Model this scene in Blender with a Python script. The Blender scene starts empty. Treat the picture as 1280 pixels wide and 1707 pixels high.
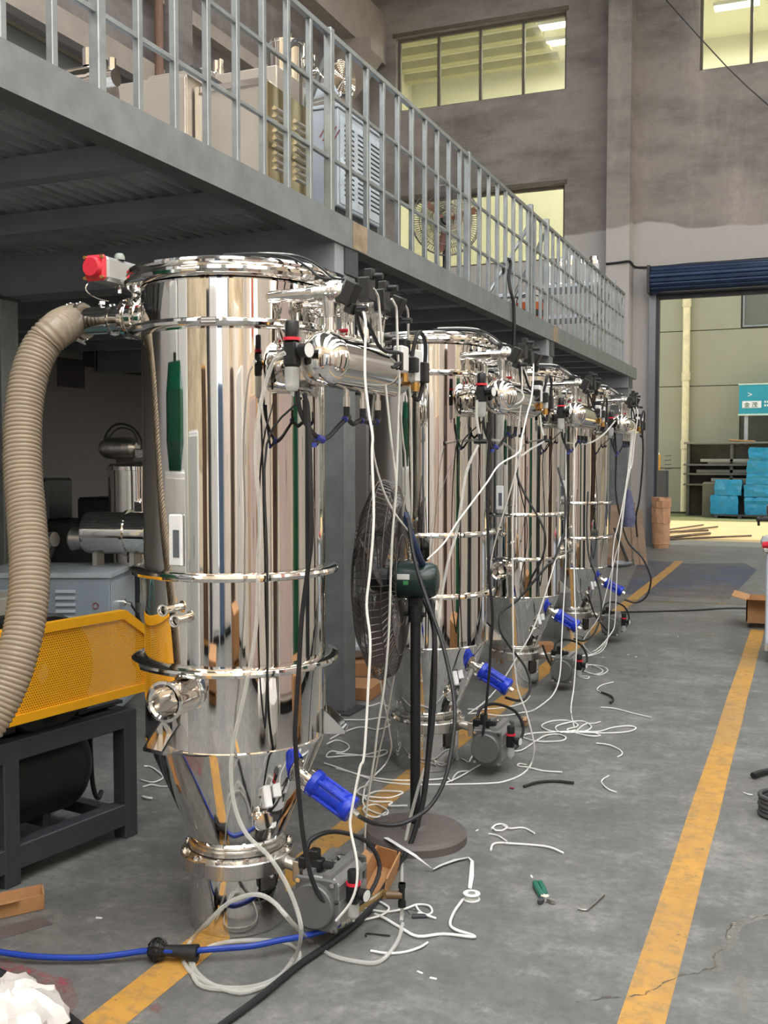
import bpy, math, random
from math import sin, cos, pi, radians, sqrt, atan2
from mathutils import Vector, Matrix
random.seed(7)
SC = bpy.context.scene
COL = SC.collection

# ------------------------------------------------------------------ camera
F, CX, CY, EYE = 1740.0, 640.0, 853.5, 1.55
PITCH = math.atan(85.5 / F)
YAW = math.atan(715 / (F / cos(PITCH)))
cam_data = bpy.data.cameras.new('camera')
cam = bpy.data.objects.new('camera', cam_data)
COL.objects.link(cam)
cam.location = (0, 0, EYE)
cam.rotation_euler = (pi / 2 - PITCH, 0, YAW)
cam_data.sensor_fit = 'VERTICAL'
cam_data.sensor_height = 36.0
cam_data.lens = F / 1707.0 * 36.0
cam_data.clip_start = 0.05
cam_data.clip_end = 300
SC.camera = cam

# ------------------------------------------------------------------ world, sun, exposure
world = bpy.data.worlds.new('overcast_sky')
SC.world = world
world.use_nodes = True
wn = world.node_tree
bg = wn.nodes['Background']
bg.inputs[0].default_value = (0.86, 0.93, 1.0, 1)
bg.inputs[1].default_value = 1.6

SUN_STRENGTH = 2.6
sun_data = bpy.data.lights.new('sun', 'SUN')
sun_data.energy = SUN_STRENGTH
sun_data.angle = radians(1.0)
sun_data.color = (1.0, 0.86, 0.66)
sun = bpy.data.objects.new('sun', sun_data)
COL.objects.link(sun)
sun.rotation_euler = (radians(-12), radians(14), 0)
sun.location = (0, 26, 20)

ADDED_SKYLIGHT = 7.0          # brightness of the added, unseen roof lights
WINDOW_GLOW = 3.2       # daylight coming through the obscured hall windows
ADJ_LIGHT = 210         # fluorescent lamps of the adjoining building (W)
SC.view_settings.view_transform = 'Standard'
SC.view_settings.look = 'None'
SC.view_settings.gamma = 1
SC.view_settings.use_curve_mapping = False
SC.view_settings.exposure = 0.28
SC.cycles.caustics_reflective = False
SC.cycles.caustics_refractive = False
SC.cycles.use_denoising = True
SC.cycles.max_bounces = 10
SC.cycles.diffuse_bounces = 4
SC.cycles.glossy_bounces = 6
SC.cycles.transparent_max_bounces = 24
SC.cycles.sample_clamp_indirect = 8

# ------------------------------------------------------------------ photograph pixel -> place on a real plane
_r = Vector((cos(YAW), sin(YAW), 0))
_w = Vector((-sin(YAW) * cos(PITCH), cos(YAW) * cos(PITCH), -sin(PITCH)))
_u = _r.cross(_w)
EYEV = Vector((0, 0, EYE))
def ray(u, v): return _w + _r * ((u - CX) / F) + _u * ((CY - v) / F)
def onz(u, v, z=0.0):
    d = ray(u, v); return EYEV + d * ((z - EYE) / d.z)
def onx(u, v, x):
    d = ray(u, v); return EYEV + d * (x / d.x)
def ony(u, v, y):
    d = ray(u, v); return EYEV + d * (y / d.y)
def ond(u, v, depth): return EYEV + ray(u, v) * depth

# ------------------------------------------------------------------ mesh builder
def frame_of(axis):
    a = Vector(axis).normalized()
    t = Vector((0, 0, 1)) if abs(a.z) < 0.95 else Vector((1, 0, 0))
    x = t.cross(a).normalized()
    return x, a.cross(x), a

class MB:
    def __init__(s): s.v = []; s.f = []
    def add(s, vs, fs):
        o = len(s.v); s.v += [Vector(p) for p in vs]; s.f += [tuple(i + o for i in f) for f in fs]; return s
    def bx(s, x0, x1, y0, y1, z0, z1, m=None):
        vs = [Vector((x, y, z)) for x in (x0, x1) for y in (y0, y1) for z in (z0, z1)]
        if m is not None: vs = [m @ p for p in vs]
        return s.add(vs, [(0, 1, 3, 2), (4, 6, 7, 5), (0, 4, 5, 1), (2, 3, 7, 6), (0, 2, 6, 4), (1, 5, 7, 3)])
    def box(s, c, size, m=None):
        x, y, z = (q / 2 for q in size); c = Vector(c)
        mm = Matrix.Translation(c) @ (m.to_4x4() if m is not None else Matrix.Identity(4))
        return s.bx(-x, x, -y, y, -z, z, mm)
    def bbox(s, c, size, b=0.01, m=None):
        """box with chamfered edges"""
        x, y, z = (q / 2 for q in size); b = min(b, x * .9, y * .9, z * .9)
        mm = Matrix.Translation(Vector(c)) @ (m.to_4x4() if m is not None else Matrix.Identity(4))
        vs, idx = [], {}
        for sx in (-1, 1):
            for sy in (-1, 1):
                for sz in (-1, 1):
                    for k, d in enumerate(((0, b, b), (b, 0, b), (b, b, 0))):
                        idx[(sx, sy, sz, k)] = len(vs)
                        vs.append(mm @ Vector((sx * (x - d[0]), sy * (y - d[1]), sz * (z - d[2]))))
        f = []
        I = lambda a, b_, c_, k: idx[(a, b_, c_, k)]
        for q in (-1, 1):
            f.append([I(q, -1, -1, 0), I(q, 1, -1, 0), I(q, 1, 1, 0), I(q, -1, 1, 0)][::q])
            f.append([I(-1, q, -1, 1), I(-1, q, 1, 1), I(1, q, 1, 1), I(1, q, -1, 1)][::q])
            f.append([I(-1, -1, q, 2), I(1, -1, q, 2), I(1, 1, q, 2), I(-1, 1, q, 2)][::q])
        for a in (-1, 1):
            for b_ in (-1, 1):
                f.append([I(a, b_, -1, 0), I(a, b_, 1, 0), I(a, b_, 1, 1), I(a, b_, -1, 1)][::-a * b_])
                f.append([I(a, -1, b_, 0), I(a, -1, b_, 2), I(a, 1, b_, 2), I(a, 1, b_, 0)][::a * b_])
                f.append([I(-1, a, b_, 1), I(1, a, b_, 1), I(1, a, b_, 2), I(-1, a, b_, 2)][::-a * b_])
                for c_ in (-1, 1):
                    f.append([I(a, b_, c_, 0), I(a, b_, c_, 1), I(a, b_, c_, 2)][::a * b_ * c_])
        return s.add(vs, f)
    def lathe(s, prof, n=32, o=(0, 0, 0), axis=(0, 0, 1), a0=0.0):
        x, y, a = frame_of(axis); o = Vector(o); vs = []; fs = []
        rings = []; q = [prof[0]]
        for (r0, z0), (r1, z1) in zip(prof, prof[1:]):      # support loops keep long faces true to shape
            L = sqrt((r1 - r0) ** 2 + (z1 - z0) ** 2)
            if L > .05 and r0 > 0 and r1 > 0:
                for t in (.004 / L, 1 - .004 / L): q.append((r0 + (r1 - r0) * t, z0 + (z1 - z0) * t))
            q.append((r1, z1))
        prof = q
        for (r, z) in prof:
            if r < 1e-6: rings.append([len(vs)]); vs.append(o + a * z)
            else:
                rings.append(list(range(len(vs), len(vs) + n)))
                vs += [o + a * z + (x * cos(a0 + 2 * pi * k / n) + y * sin(a0 + 2 * pi * k / n)) * r for k in range(n)]
        for p, q in zip(rings, rings[1:]):
            for k in range(n):
                k2 = (k + 1) % n
                if len(p) == 1 and len(q) == 1: break
                if len(p) == 1: fs.append((p[0], q[k2], q[k]))
                elif len(q) == 1: fs.append((p[k], p[k2], q[0]))
                else: fs.append((p[k], p[k2], q[k2], q[k]))
        return s.add(vs, fs)
    def cyl(s, p0, p1, r, r2=None, n=16):
        p0, p1 = Vector(p0), Vector(p1); L = (p1 - p0).length
        r2 = r if r2 is None else r2
        return s.lathe([(0, 0), (r, 0), (r2, L), (0, L)], n, p0, p1 - p0)
    def pipe(s, p0, p1, r, ri, n=20):
        p0, p1 = Vector(p0), Vector(p1); L = (p1 - p0).length
        return s.lathe([(ri, 0), (r, 0), (r, L), (ri, L), (ri, 0)], n, p0, p1 - p0)
    def torus(s, c, axis, R, r, n=40, m=10):
        x, y, a = frame_of(axis); c = Vector(c); vs = []; fs = []
        for k in range(n):
            d = x * cos(2 * pi * k / n) + y * sin(2 * pi * k / n)
            for j in range(m):
                t = 2 * pi * j / m; vs.append(c + d * (R + r * cos(t)) + a * (r * sin(t)))
        for k in range(n):
            for j in range(m):
                k2, j2 = (k + 1) % n, (j + 1) % m
                fs.append((k * m + j, k2 * m + j, k2 * m + j2, k * m + j2))
        return s.add(vs, fs)
    def tube(s, pts, r, n=8, sub=4, rf=None, closed=False):
        """round tube through points (Catmull-Rom); r a number or rf(t) a radius function"""
        P = [Vector(p) for p in pts]
        if sub > 1 and len(P) > 2:
            Q = []
            for i in range(len(P) - 1):
                a = P[i - 1] if i else P[0] * 2 - P[1]
                b, c = P[i], P[i + 1]
                d = P[i + 2] if i + 2 < len(P) else P[-1] * 2 - P[-2]
                for k in range(sub):
                    t = k / sub
                    Q.append(0.5 * (2 * b + (c - a) * t + (2 * a - 5 * b + 4 * c - d) * t * t + (3 * b - a - 3 * c + d) * t ** 3))
            Q.append(P[-1]); P = Q
        vs, fs = [], []
        T = [(P[min(i + 1, len(P) - 1)] - P[max(i - 1, 0)]) for i in range(len(P))]
        T = [t.normalized() if t.length > 1e-9 else Vector((0, 0, 1)) for t in T]
        x = frame_of(T[0])[0]
        for i, p in enumerate(P):
            x = (x - T[i] * x.dot(T[i]))
            x = x.normalized() if x.length > 1e-6 else frame_of(T[i])[0]
            y = T[i].cross(x)
            rr = rf(i / (len(P) - 1)) if rf else r
            vs += [p + (x * cos(2 * pi * k / n) + y * sin(2 * pi * k / n)) * rr for k in range(n)]
        for i in range(len(P) - 1):
            for k in range(n):
                k2 = (k + 1) % n
                fs.append((i * n + k, i * n + k2, (i + 1) * n + k2, (i + 1) * n + k))
        fs.append(tuple(range(n))[::-1]); fs.append(tuple((len(P) - 1) * n + k for k in range(n)))
        return s.add(vs, fs)
    def prism(s, poly, o, ex, ey, ez):
        """polygon in the (ex, ey) plane at o, pushed along ez"""
        o, ex, ey, ez = (Vector(q) for q in (o, ex, ey, ez)); n = len(poly)
        a = [o + ex * p[0] + ey * p[1] for p in poly]; b = [p + ez for p in a]
        fs = [tuple(range(n))[::-1], tuple(range(n, 2 * n))] + [(k, (k + 1) % n, n + (k + 1) % n, n + k) for k in range(n)]
        return s.add(a + b, fs)
    def mesh(s, name, off=(0, 0, 0), sharp=32):
        m = bpy.data.meshes.new(name); off = Vector(off)
        m.from_pydata([p - off for p in s.v], [], s.f)
        m.validate(); m.update()
        import bmesh
        b = bmesh.new(); b.from_mesh(m); bmesh.ops.recalc_face_normals(b, faces=b.faces); b.to_mesh(m); b.free()
        if len(m.polygons):
            m.shade_smooth()
            m.set_sharp_from_angle(angle=radians(sharp))
        return m

OFF = {}
def link(o): COL.objects.link(o); return o
def thing(name, label, cat, loc=(0, 0, 0), rotz=0.0, group=None, local=False):
    o = link(bpy.data.objects.new(name, None)); o.empty_display_size = 0.05
    o.location = loc; o.rotation_euler = (0, 0, rotz)
    o['label'] = label; o['category'] = cat
    if group: o['group'] = group
    OFF[o] = Vector((0, 0, 0)) if local else Vector(loc)
    return o
def part(name, mb, m, parent, label=None, kind=None, sharp=32):
    off = OFF[parent]
    o = link(bpy.data.objects.new(name, mb.mesh(name, off, sharp))); o.data.materials.append(m)
    o.parent = parent; OFF[o] = off
    if label: o['label'] = label
    if kind: o['kind'] = kind
    return o
def piece(name, data, parent, loc, rot=None):
    """another copy of a shared mesh as a part; loc in the parent's own coordinates"""
    o = link(bpy.data.objects.new(name, data)); o.parent = parent; o.location = Vector(loc)
    if rot is not None: o.rotation_euler = rot
    OFF[o] = OFF[parent]
    return o
def solo(name, mb, m, label, cat, group=None, sharp=32, kind=None):
    """a thing that is one mesh, its origin at its base"""
    xs = [p.x for p in mb.v]; ys = [p.y for p in mb.v]; zs = [p.z for p in mb.v]
    c = Vector(((min(xs) + max(xs)) / 2, (min(ys) + max(ys)) / 2, min(zs)))
    o = link(bpy.data.objects.new(name, mb.mesh(name, c, sharp))); o.data.materials.append(m); o.location = c
    o['label'] = label; o['category'] = cat
    if group: o['group'] = group
    if kind: o['kind'] = kind
    OFF[o] = c
    return o
def struct(name, mb, m, parent=None, sharp=32):
    o = link(bpy.data.objects.new(name, mb.mesh(name, sharp=sharp))); o.data.materials.append(m); OFF[o] = Vector((0, 0, 0))
    if parent: o.parent = parent
    else: o['kind'] = 'structure'
    return o
def copy_tree(o, parent=None):
    c = o.copy(); COL.objects.link(c)
    if parent: c.parent = parent
    for ch in list(o.children): copy_tree(ch, c)
    return c

# ------------------------------------------------------------------ materials
def srgb(r, g, b):
    return tuple(((c / 255) / 12.92 if c / 255 <= 0.04045 else ((c / 255 + 0.055) / 1.055) ** 2.4) for c in (r, g, b))
class NT:
    def __init__(s, name):
        s.m = bpy.data.materials.new(name); s.m.use_nodes = True; s.t = s.m.node_tree; s.N = s.t.nodes; s.L = s.t.links
        s.b = s.N['Principled BSDF']; s.out = s.N['Material Output']
        s.tc = s.N.new('ShaderNodeTexCoord')
    def n(s, typ, **kw):
        q = s.N.new(typ)
        for k, v in kw.items(): setattr(q, k, v)
        return q
    def val(s, sock, v):
        if hasattr(v, 'links') or hasattr(v, 'is_linked'): s.L.new(v, sock)
        else: sock.default_value = v
    def noise(s, scale, detail=4, rough=0.6, vec=None, dist=0.0):
        q = s.n('ShaderNodeTexNoise'); q.inputs['Scale'].default_value = scale; q.inputs['Detail'].default_value = detail
        q.inputs['Roughness'].default_value = rough; q.inputs['Distortion'].default_value = dist
        s.L.new(vec if vec is not None else s.tc.outputs['Object'], q.inputs['Vector']); return q.outputs['Fac']
    def scaled(s, sx, sy, sz):
        q = s.n('ShaderNodeMapping'); q.inputs['Scale'].default_value = (sx, sy, sz)
        s.L.new(s.tc.outputs['Object'], q.inputs['Vector']); return q.outputs[0]
    def ramp(s, fac, stops):
        q = s.n('ShaderNodeValToRGB'); e = q.color_ramp.elements
        while len(e) < len(stops): e.new(0.5)
        for el, (p, c) in zip(e, stops):
            el.position = p; el.color = (*c, 1) if not isinstance(c, (int, float)) else (c, c, c, 1)
        s.L.new(fac, q.inputs[0]); return q.outputs[0]
    def math(s, op, a, b=0.0, c=0.0):
        q = s.n('ShaderNodeMath', operation=op)
        for i, v in enumerate((a, b, c)):
            s.val(q.inputs[i], v)
        return q.outputs[0]
    def mix(s, fac, a, b):
        q = s.n('ShaderNodeMix', data_type='RGBA')
        s.val(q.inputs[0], fac)
        for i, v in ((6, a), (7, b)):
            if isinstance(v, tuple): q.inputs[i].default_value = (*v, 1)
            else: s.L.new(v, q.inputs[i])
        return q.outputs[2]
    def bump(s, h, strength=0.3, dist=0.01):
        q = s.n('ShaderNodeBump'); q.inputs['Strength'].default_value = strength; q.inputs['Distance'].default_value = dist
        s.L.new(h, q.inputs['Height']); s.L.new(q.outputs[0], s.b.inputs['Normal']); return q
    def set(s, col=None, rough=None, metal=None, spec=None):
        for k, v in (('Base Color', col), ('Roughness', rough), ('Metallic', metal), ('Specular IOR Level', spec)):
            if v is None: continue
            if isinstance(v, tuple): s.b.inputs[k].default_value = (*v, 1)
            else: s.val(s.b.inputs[k], v)
        return s

def M(name, col, rough=0.5, metal=0.0, var=0.12, scale=6.0, bump=0.0, bscale=40.0, spec=0.5):
    """plain surface with a little procedural unevenness"""
    t = NT(name); f = t.noise(scale, 5)
    d = tuple(c * (1 - var) for c in col); e = tuple(min(1, c * (1 + var)) for c in col)
    t.set(t.ramp(f, [(0.3, d), (0.7, e)]), None, metal, spec)
    r = t.ramp(t.noise(scale * 2.3, 3), [(0.3, max(0.02, rough * 0.85)), (0.7, min(1, rough * 1.15))])
    t.L.new(r, t.b.inputs['Roughness'])
    if bump: t.bump(t.noise(bscale, 4), bump, 0.004)
    return t.m

def mirror_steel(name, col, rough, wob):
    t = NT(name); t.set(col, rough, 1.0)
    v = t.scaled(5, 5, 0.7)
    h = t.noise(1.0, 2, 0.5, v)
    t.bump(h, wob, 0.02)
    return t.m
def brushed_steel(name, col, rough):
    t = NT(name); t.set(col, None, 1.0)
    f = t.noise(1.0, 3, 0.6, t.scaled(60, 60, 1.5))
    t.L.new(t.ramp(f, [(0.3, rough * 0.75), (0.7, rough * 1.3)]), t.b.inputs['Roughness'])
    t.bump(f, 0.04, 0.002)
    return t.m
def emitter(name, col, strength):
    t = NT(name); t.set(col, 0.5)
    t.b.inputs['Emission Color'].default_value = (*col, 1); t.b.inputs['Emission Strength'].default_value = strength
    return t.m
def glassy(name, col, clear, rough=0.05):
    """thin clear plastic or pane: part of the light goes straight through"""
    t = NT(name); t.set(col, rough)
    tr = t.n('ShaderNodeBsdfTransparent'); tr.inputs[0].default_value = (*[min(1, c ** 0.25) for c in col], 1)
    mx = t.n('ShaderNodeMixShader')
    lw = t.n('ShaderNodeLayerWeight'); lw.inputs[0].default_value = 0.35
    t.L.new(t.ramp(lw.outputs['Facing'], [(0.0, 1 - clear), (1.0, min(1, 1 - clear + 0.38))]), mx.inputs[0])
    t.L.new(tr.outputs[0], mx.inputs[1]); t.L.new(t.b.outputs[0], mx.inputs[2]); t.L.new(mx.outputs[0], t.out.inputs[0])
    return t.m

def concrete_floor():
    t = NT('worn_green_grey_concrete')
    big = t.noise(0.35, 4); mid = t.noise(1.6, 6, 0.65); fine = t.noise(26, 5, 0.7)
    c1 = t.ramp(mid, [(0.3, srgb(98, 99, 97)), (0.5, srgb(117, 118, 115)), (0.74, srgb(150, 147, 142))])
    c2 = t.mix(t.ramp(big, [(0.45, 0.0), (0.62, 0.5)]), c1, srgb(128, 120, 116))
    blot = t.noise(7.0, 6, 0.72)
    c2 = t.mix(t.ramp(blot, [(0.40, 0.35), (0.52, 0.0)]), c2, srgb(84, 86, 84))
    c2 = t.mix(t.ramp(blot, [(0.55, 0.0), (0.68, 0.45)]), c2, srgb(172, 169, 162))
    c3 = t.mix(t.ramp(fine, [(0.35, 0.5), (0.58, 0.0)]), c2, srgb(82, 84, 83))
    # long scuffs along the lane
    sc = t.noise(1.0, 5, 0.65, t.scaled(1.6, 5, 1))
    c4 = t.mix(t.ramp(sc, [(0.56, 0.0), (0.74, 0.28)]), c3, srgb(170, 168, 162))
    # cracks near the lane edge
    vo = t.n('ShaderNodeTexVoronoi', feature='DISTANCE_TO_EDGE'); vo.inputs['Scale'].default_value = 0.85
    wv = t.n('ShaderNodeVectorMath', operation='ADD'); t.L.new(t.tc.outputs['Object'], wv.inputs[0])
    nz = t.n('ShaderNodeTexNoise'); nz.inputs['Scale'].default_value = 2.2; t.L.new(t.tc.outputs['Object'], nz.inputs['Vector'])
    t.L.new(nz.outputs['Color'], wv.inputs[1]); t.L.new(wv.outputs[0], vo.inputs['Vector'])
    ck = t.math('MULTIPLY', t.ramp(vo.outputs['Distance'], [(0.0, 1.0), (0.010, 0.0)]), t.ramp(t.noise(0.5, 2), [(0.50, 0.0), (0.6, 0.9)]))
    c5 = t.mix(ck, c4, srgb(80, 80, 80))
    t.set(c5, t.ramp(mid, [(0.3, 0.42), (0.7, 0.62)]), 0.0, 0.4)
    t.bump(fine, 0.12, 0.004)
    return t.m
def paint(name, col, wear, edge=None):
    """floor paint worn through to the slab in specks"""
    t = NT(name)
    f = t.noise(38, 6, 0.75); g = t.noise(2.6, 4)
    w = t.math('ADD', f, t.math('MULTIPLY', g, 0.5))
    c = t.mix(t.ramp(t.noise(9, 4), [(0.35, 0.0), (0.7, 0.6)]), col, tuple(q * 0.72 for q in col))
    c = t.mix(t.ramp(t.noise(0.55, 4, .6), [(0.42, 0.0), (0.66, 0.55)]), c, srgb(150, 128, 100))
    c = t.mix(t.ramp(t.noise(16, 5, .7), [(0.38, 0.5), (0.52, 0.0)]), c, srgb(132, 116, 92))
    t.set(c, 0.55, 0.0, 0.35)
    tr = t.n('ShaderNodeBsdfTransparent'); mx = t.n('ShaderNodeMixShader')
    t.L.new(t.ramp(w, [(wear - 0.05, 0.15), (wear + 0.05, 1.0)]), mx.inputs[0])
    t.L.new(tr.outputs[0], mx.inputs[1]); t.L.new(t.b.outputs[0], mx.inputs[2]); t.L.new(mx.outputs[0], t.out.inputs[0])
    return t.m
def plaster_wall(name, upper, lower, split, wob=0.9):
    """dirty old paint above, newer pale paint below an uneven edge"""
    t = NT(name); sep = t.n('ShaderNodeSeparateXYZ'); t.L.new(t.tc.outputs['Object'], sep.inputs[0])
    st = t.noise(1.0, 6, 0.68, t.scaled(0.42, 0.42, 1.25)); vst = t.noise(1.0, 5, 0.65, t.scaled(1.4, 1.4, 0.25)); fi = t.noise(9, 5, 0.7)
    up = t.mix(t.ramp(st, [(0.34, 1.0), (0.56, 0.0)]), upper, tuple(c * 0.5 for c in upper))
    up = t.mix(t.ramp(vst, [(0.52, 0.0), (0.72, 0.45)]), up, tuple(min(1, c * 1.5) for c in upper))
    up = t.mix(t.ramp(fi, [(0.3, 0.35), (0.55, 0.0)]), up, tuple(c * 0.62 for c in upper))
    lo = t.mix(t.ramp(fi, [(0.3, 0.25), (0.6, 0.0)]), lower, tuple(c * 0.8 for c in lower))
    z = t.math('ADD', sep.outputs[2], t.math('MULTIPLY', t.math('SUBTRACT', t.noise(0.55, 1.5), 0.5), wob))
    k = t.ramp(t.math('MULTIPLY', t.math('SUBTRACT', z, split - 0.5), 1.0), [(0.48, 0.0), (0.52, 1.0)])
    t.set(t.mix(k, lo, up), 0.85, 0.0, 0.2)
    t.bump(fi, 0.25, 0.01)
    return t.m

MIRROR = mirror_steel('polished_stainless_steel', (0.84, 0.815, 0.78), 0.03, 0.10)
MIRROR_C = mirror_steel('polished_cone_steel', (0.80, 0.78, 0.75), 0.05, 0.015)
MIRROR_R = mirror_steel('polished_steel_trim', (0.82, 0.80, 0.775), 0.08, 0.003)
BRUSHED = brushed_steel('brushed_stainless_steel', (0.68, 0.66, 0.63), 0.30)
SATIN = M('satin_sheet_steel', srgb(196, 188, 178), 0.34, 0.75, 0.05, 1.5)
BRUSHED_D = brushed_steel('dull_stainless_steel', (0.52, 0.50, 0.47), 0.36)
CAST = M('cast_aluminium', srgb(206, 204, 200), 0.26, 0.9, 0.1, 20, 0.15, 90)
ALU = M('anodised_aluminium', srgb(168, 168, 166), 0.38, 0.6, 0.08, 12)
ALU_D = M('dark_cast_end_cap', srgb(116, 117, 116), 0.5, 0.5, 0.08, 12)
GALV = M('galvanised_steel', srgb(150, 156, 157), 0.42, 0.75, 0.16, 9, 0.05, 60)
GALV_PAINT = M('grey_painted_beam', srgb(124, 129, 131), 0.45, 0.3, 0.2, 5, 0.08, 30)
JOIST = M('galvanised_joist', srgb(150, 157, 163), 0.5, 0.2, 0.12, 4)
DECKSHEET = M('galvanised_deck_sheet', srgb(190, 197, 202), 0.4, 0.3, 0.2, 3)
DARKSTEEL = M('dark_grey_painted_steel', srgb(64, 66, 71), 0.5, 0.1, 0.1, 6)
BLACK = M('matt_black_paint', srgb(30, 31, 34), 0.5, 0.0, 0.15, 8)
BLACKPL = M('black_plastic', srgb(24, 25, 26), 0.38, 0.0, 0.15, 30)
RUBBER = M('black_rubber', srgb(34, 34, 36), 0.55, 0.0, 0.2, 25)
RED = M('red_paint', srgb(214, 44, 62), 0.4, 0.0, 0.06, 20)
BLUE = M('blue_enamel', srgb(24, 56, 190), 0.28, 0.0, 0.1, 14)
BLUEHOSE = M('blue_hose_rubber', srgb(26, 62, 160), 0.35, 0.0, 0.08, 14)
YELLOW = M('yellow_powder_coat', srgb(254, 182, 22), 0.45, 0.0, 0.04, 8)
WHITETUBE = M('white_plastic_tube', srgb(240, 239, 234), 0.4, 0.0, 0.03, 20)
WHITE = M('white_plastic', srgb(232, 233, 232), 0.4, 0.0, 0.04, 14)
GREYPL = M('grey_plastic', srgb(92, 98, 106), 0.4, 0.0, 0.06, 14)
CLEAR = glassy('clear_plastic_tube', srgb(226, 226, 220), 0.68, 0.05)
BOWL = glassy('clear_bowl', srgb(214, 216, 214), 0.55, 0.06)
HOSE = glassy('tan_translucent_hose', srgb(172, 158, 138), 0.34, 0.14)
BRASS = M('brass', srgb(196, 150, 84), 0.3, 0.9, 0.08, 30)
BLUECOLLAR = M('blue_push_fit_collar', srgb(56, 66, 150), 0.4)
CARDBOARD = M('cardboard', srgb(178, 132, 88), 0.8, 0.0, 0.12, 10, 0.1, 50)
DIAL = M('white_dial', srgb(226, 228, 226), 0.35, 0, 0.03, 20)
# ================================================================== THE SETTING
WX0, WX1, WY0, WY1, WZ = -8.4, 8.5, -9.0, 19.5, 11.0
FLOORM = concrete_floor()
WALLB = plaster_wall('old_plaster_end_wall', srgb(158, 150, 146), srgb(190, 186, 183), 5.75)
WALLL = plaster_wall('old_plaster_side_wall', srgb(132, 126, 124), srgb(140, 138, 138), 3.4)
WALLR = plaster_wall('cream_plaster_hall_wall', srgb(214, 196, 168), srgb(226, 210, 184), 1.4)
WALLD = M('shaded_grey_partition', srgb(112, 108, 110), 0.8, 0, 0.1, 1.4)
CEIL = M('grey_roof_sheet', srgb(120, 118, 116), 0.8, 0, 0.08, 2)
CONC = M('bare_concrete', srgb(158, 148, 140), 0.85, 0, 0.12, 2.5, 0.2, 25)
ADJW = M('cream_painted_room', srgb(230, 227, 204), 0.85, 0, 0.03, 1)
OUTW = M('beige_green_cladding', srgb(150, 149, 126), 0.7, 0, 0.04, 0.8)
OUTG = M('pale_yard_concrete', srgb(206, 182, 134), 0.9, 0, 0.08, 1.2)
SHADED_MOSS = M('shaded_mossy_yard_strip', srgb(112, 116, 74), 0.9, 0, 0.2, 2)
PANE = glassy('window_glass', srgb(200, 206, 196), 0.86, 0.05)
PANE_D = glassy('dusty_dark_glass', srgb(96, 98, 100), 0.25, 0.2)
FRAME = M('dark_window_frame', srgb(98, 92, 80), 0.6, 0, 0.1, 8)
JAMB = M('blue_grey_door_guide', srgb(128, 132, 140), 0.4, 0.5, 0.08, 6)
JAMB_D = M('dark_door_guide_channel', srgb(60, 62, 68), 0.5, 0.3, 0.08, 6)
SHUT = M('dark_blue_shutter_slats', srgb(40, 58, 88), 0.35, 0.35, 0.2, 3)
ADDED_SKYL = emitter('added_roof_light', (0.96, 0.98, 1.0), ADDED_SKYLIGHT)
GLOW = emitter('daylit_obscured_glass', (1.0, 0.95, 0.84), WINDOW_GLOW)
LAMP = emitter('fluorescent_tube_glow', (1.0, 0.97, 0.80), 6.0)

b = MB().bx(WX0 - .3, WX1 + .3, WY0 - .3, WY1 + .3, -0.2, 0)
floor = struct('floor', b, FLOORM)

def holed_wall(axis, pos, th, a0, a1, z0, z1, holes):
    """wall of boxes around rectangular holes; axis 'y' -> spans x at y=pos..pos+th"""
    mb = MB()
    xs = sorted({a0, a1} | {h[0] for h in holes} | {h[1] for h in holes})
    for xa, xb in zip(xs, xs[1:]):
        cuts = sorted([(h[2], h[3]) for h in holes if h[0] <= xa + 1e-6 and h[1] >= xb - 1e-6])
        z = z0
        for (ca, cb) in cuts + [(z1, z1)]:
            if ca > z + 1e-6:
                if axis == 'y': mb.bx(xa, xb, min(pos, pos + th), max(pos, pos + th), z, ca)
                else: mb.bx(min(pos, pos + th), max(pos, pos + th), xa, xb, z, ca)
            z = max(z, cb)
    return mb

W1 = (-7.75, -4.36, 8.43, 9.86); W2 = (-1.99, 1.45, 8.43, 9.86); W3 = (-7.77, -4.37, 5.31, 6.70); DR = (-2.66, 2.3, 0.0, 4.95)
struct('wall_back', holed_wall('y', WY1, 0.3, WX0 - .3, WX1 + .3, 0, WZ, [W1, W2, W3, DR]), WALLB)
struct('wall_left', holed_wall('x', WX0, -0.3, WY0, WY1, 0, WZ, [(6.5, 12.9, 3.6, 6.55)]), WALLL)
RW = [(y, y + 2.2, 3.2, 7.2) for y in (-7.5, -4.3, -0.6, 2.6, 6.4, 9.6, 13.4, 16.4)] + [(5.2, 5.9, 0.9, 2.6)]
struct('wall_right', holed_wall('x', WX1, 0.3, WY0, WY1, 0, WZ, RW[:8]), WALLR)
FD = (-1.2, 3.4, 0.0, 4.6)
struct('wall_front', holed_wall('y', WY0, -0.3, WX0 - .3, WX1 + .3, 0, WZ, [FD, (-6.5, -3.5, 5, 8), (4.6, 7.6, 5, 8)]), WALLR)
b = MB().bx(WX0 - .3, WX1 + .3, WY0 - .3, WY1 + .3, WZ, WZ + .2)
struct('ceiling', b, CEIL)

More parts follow.
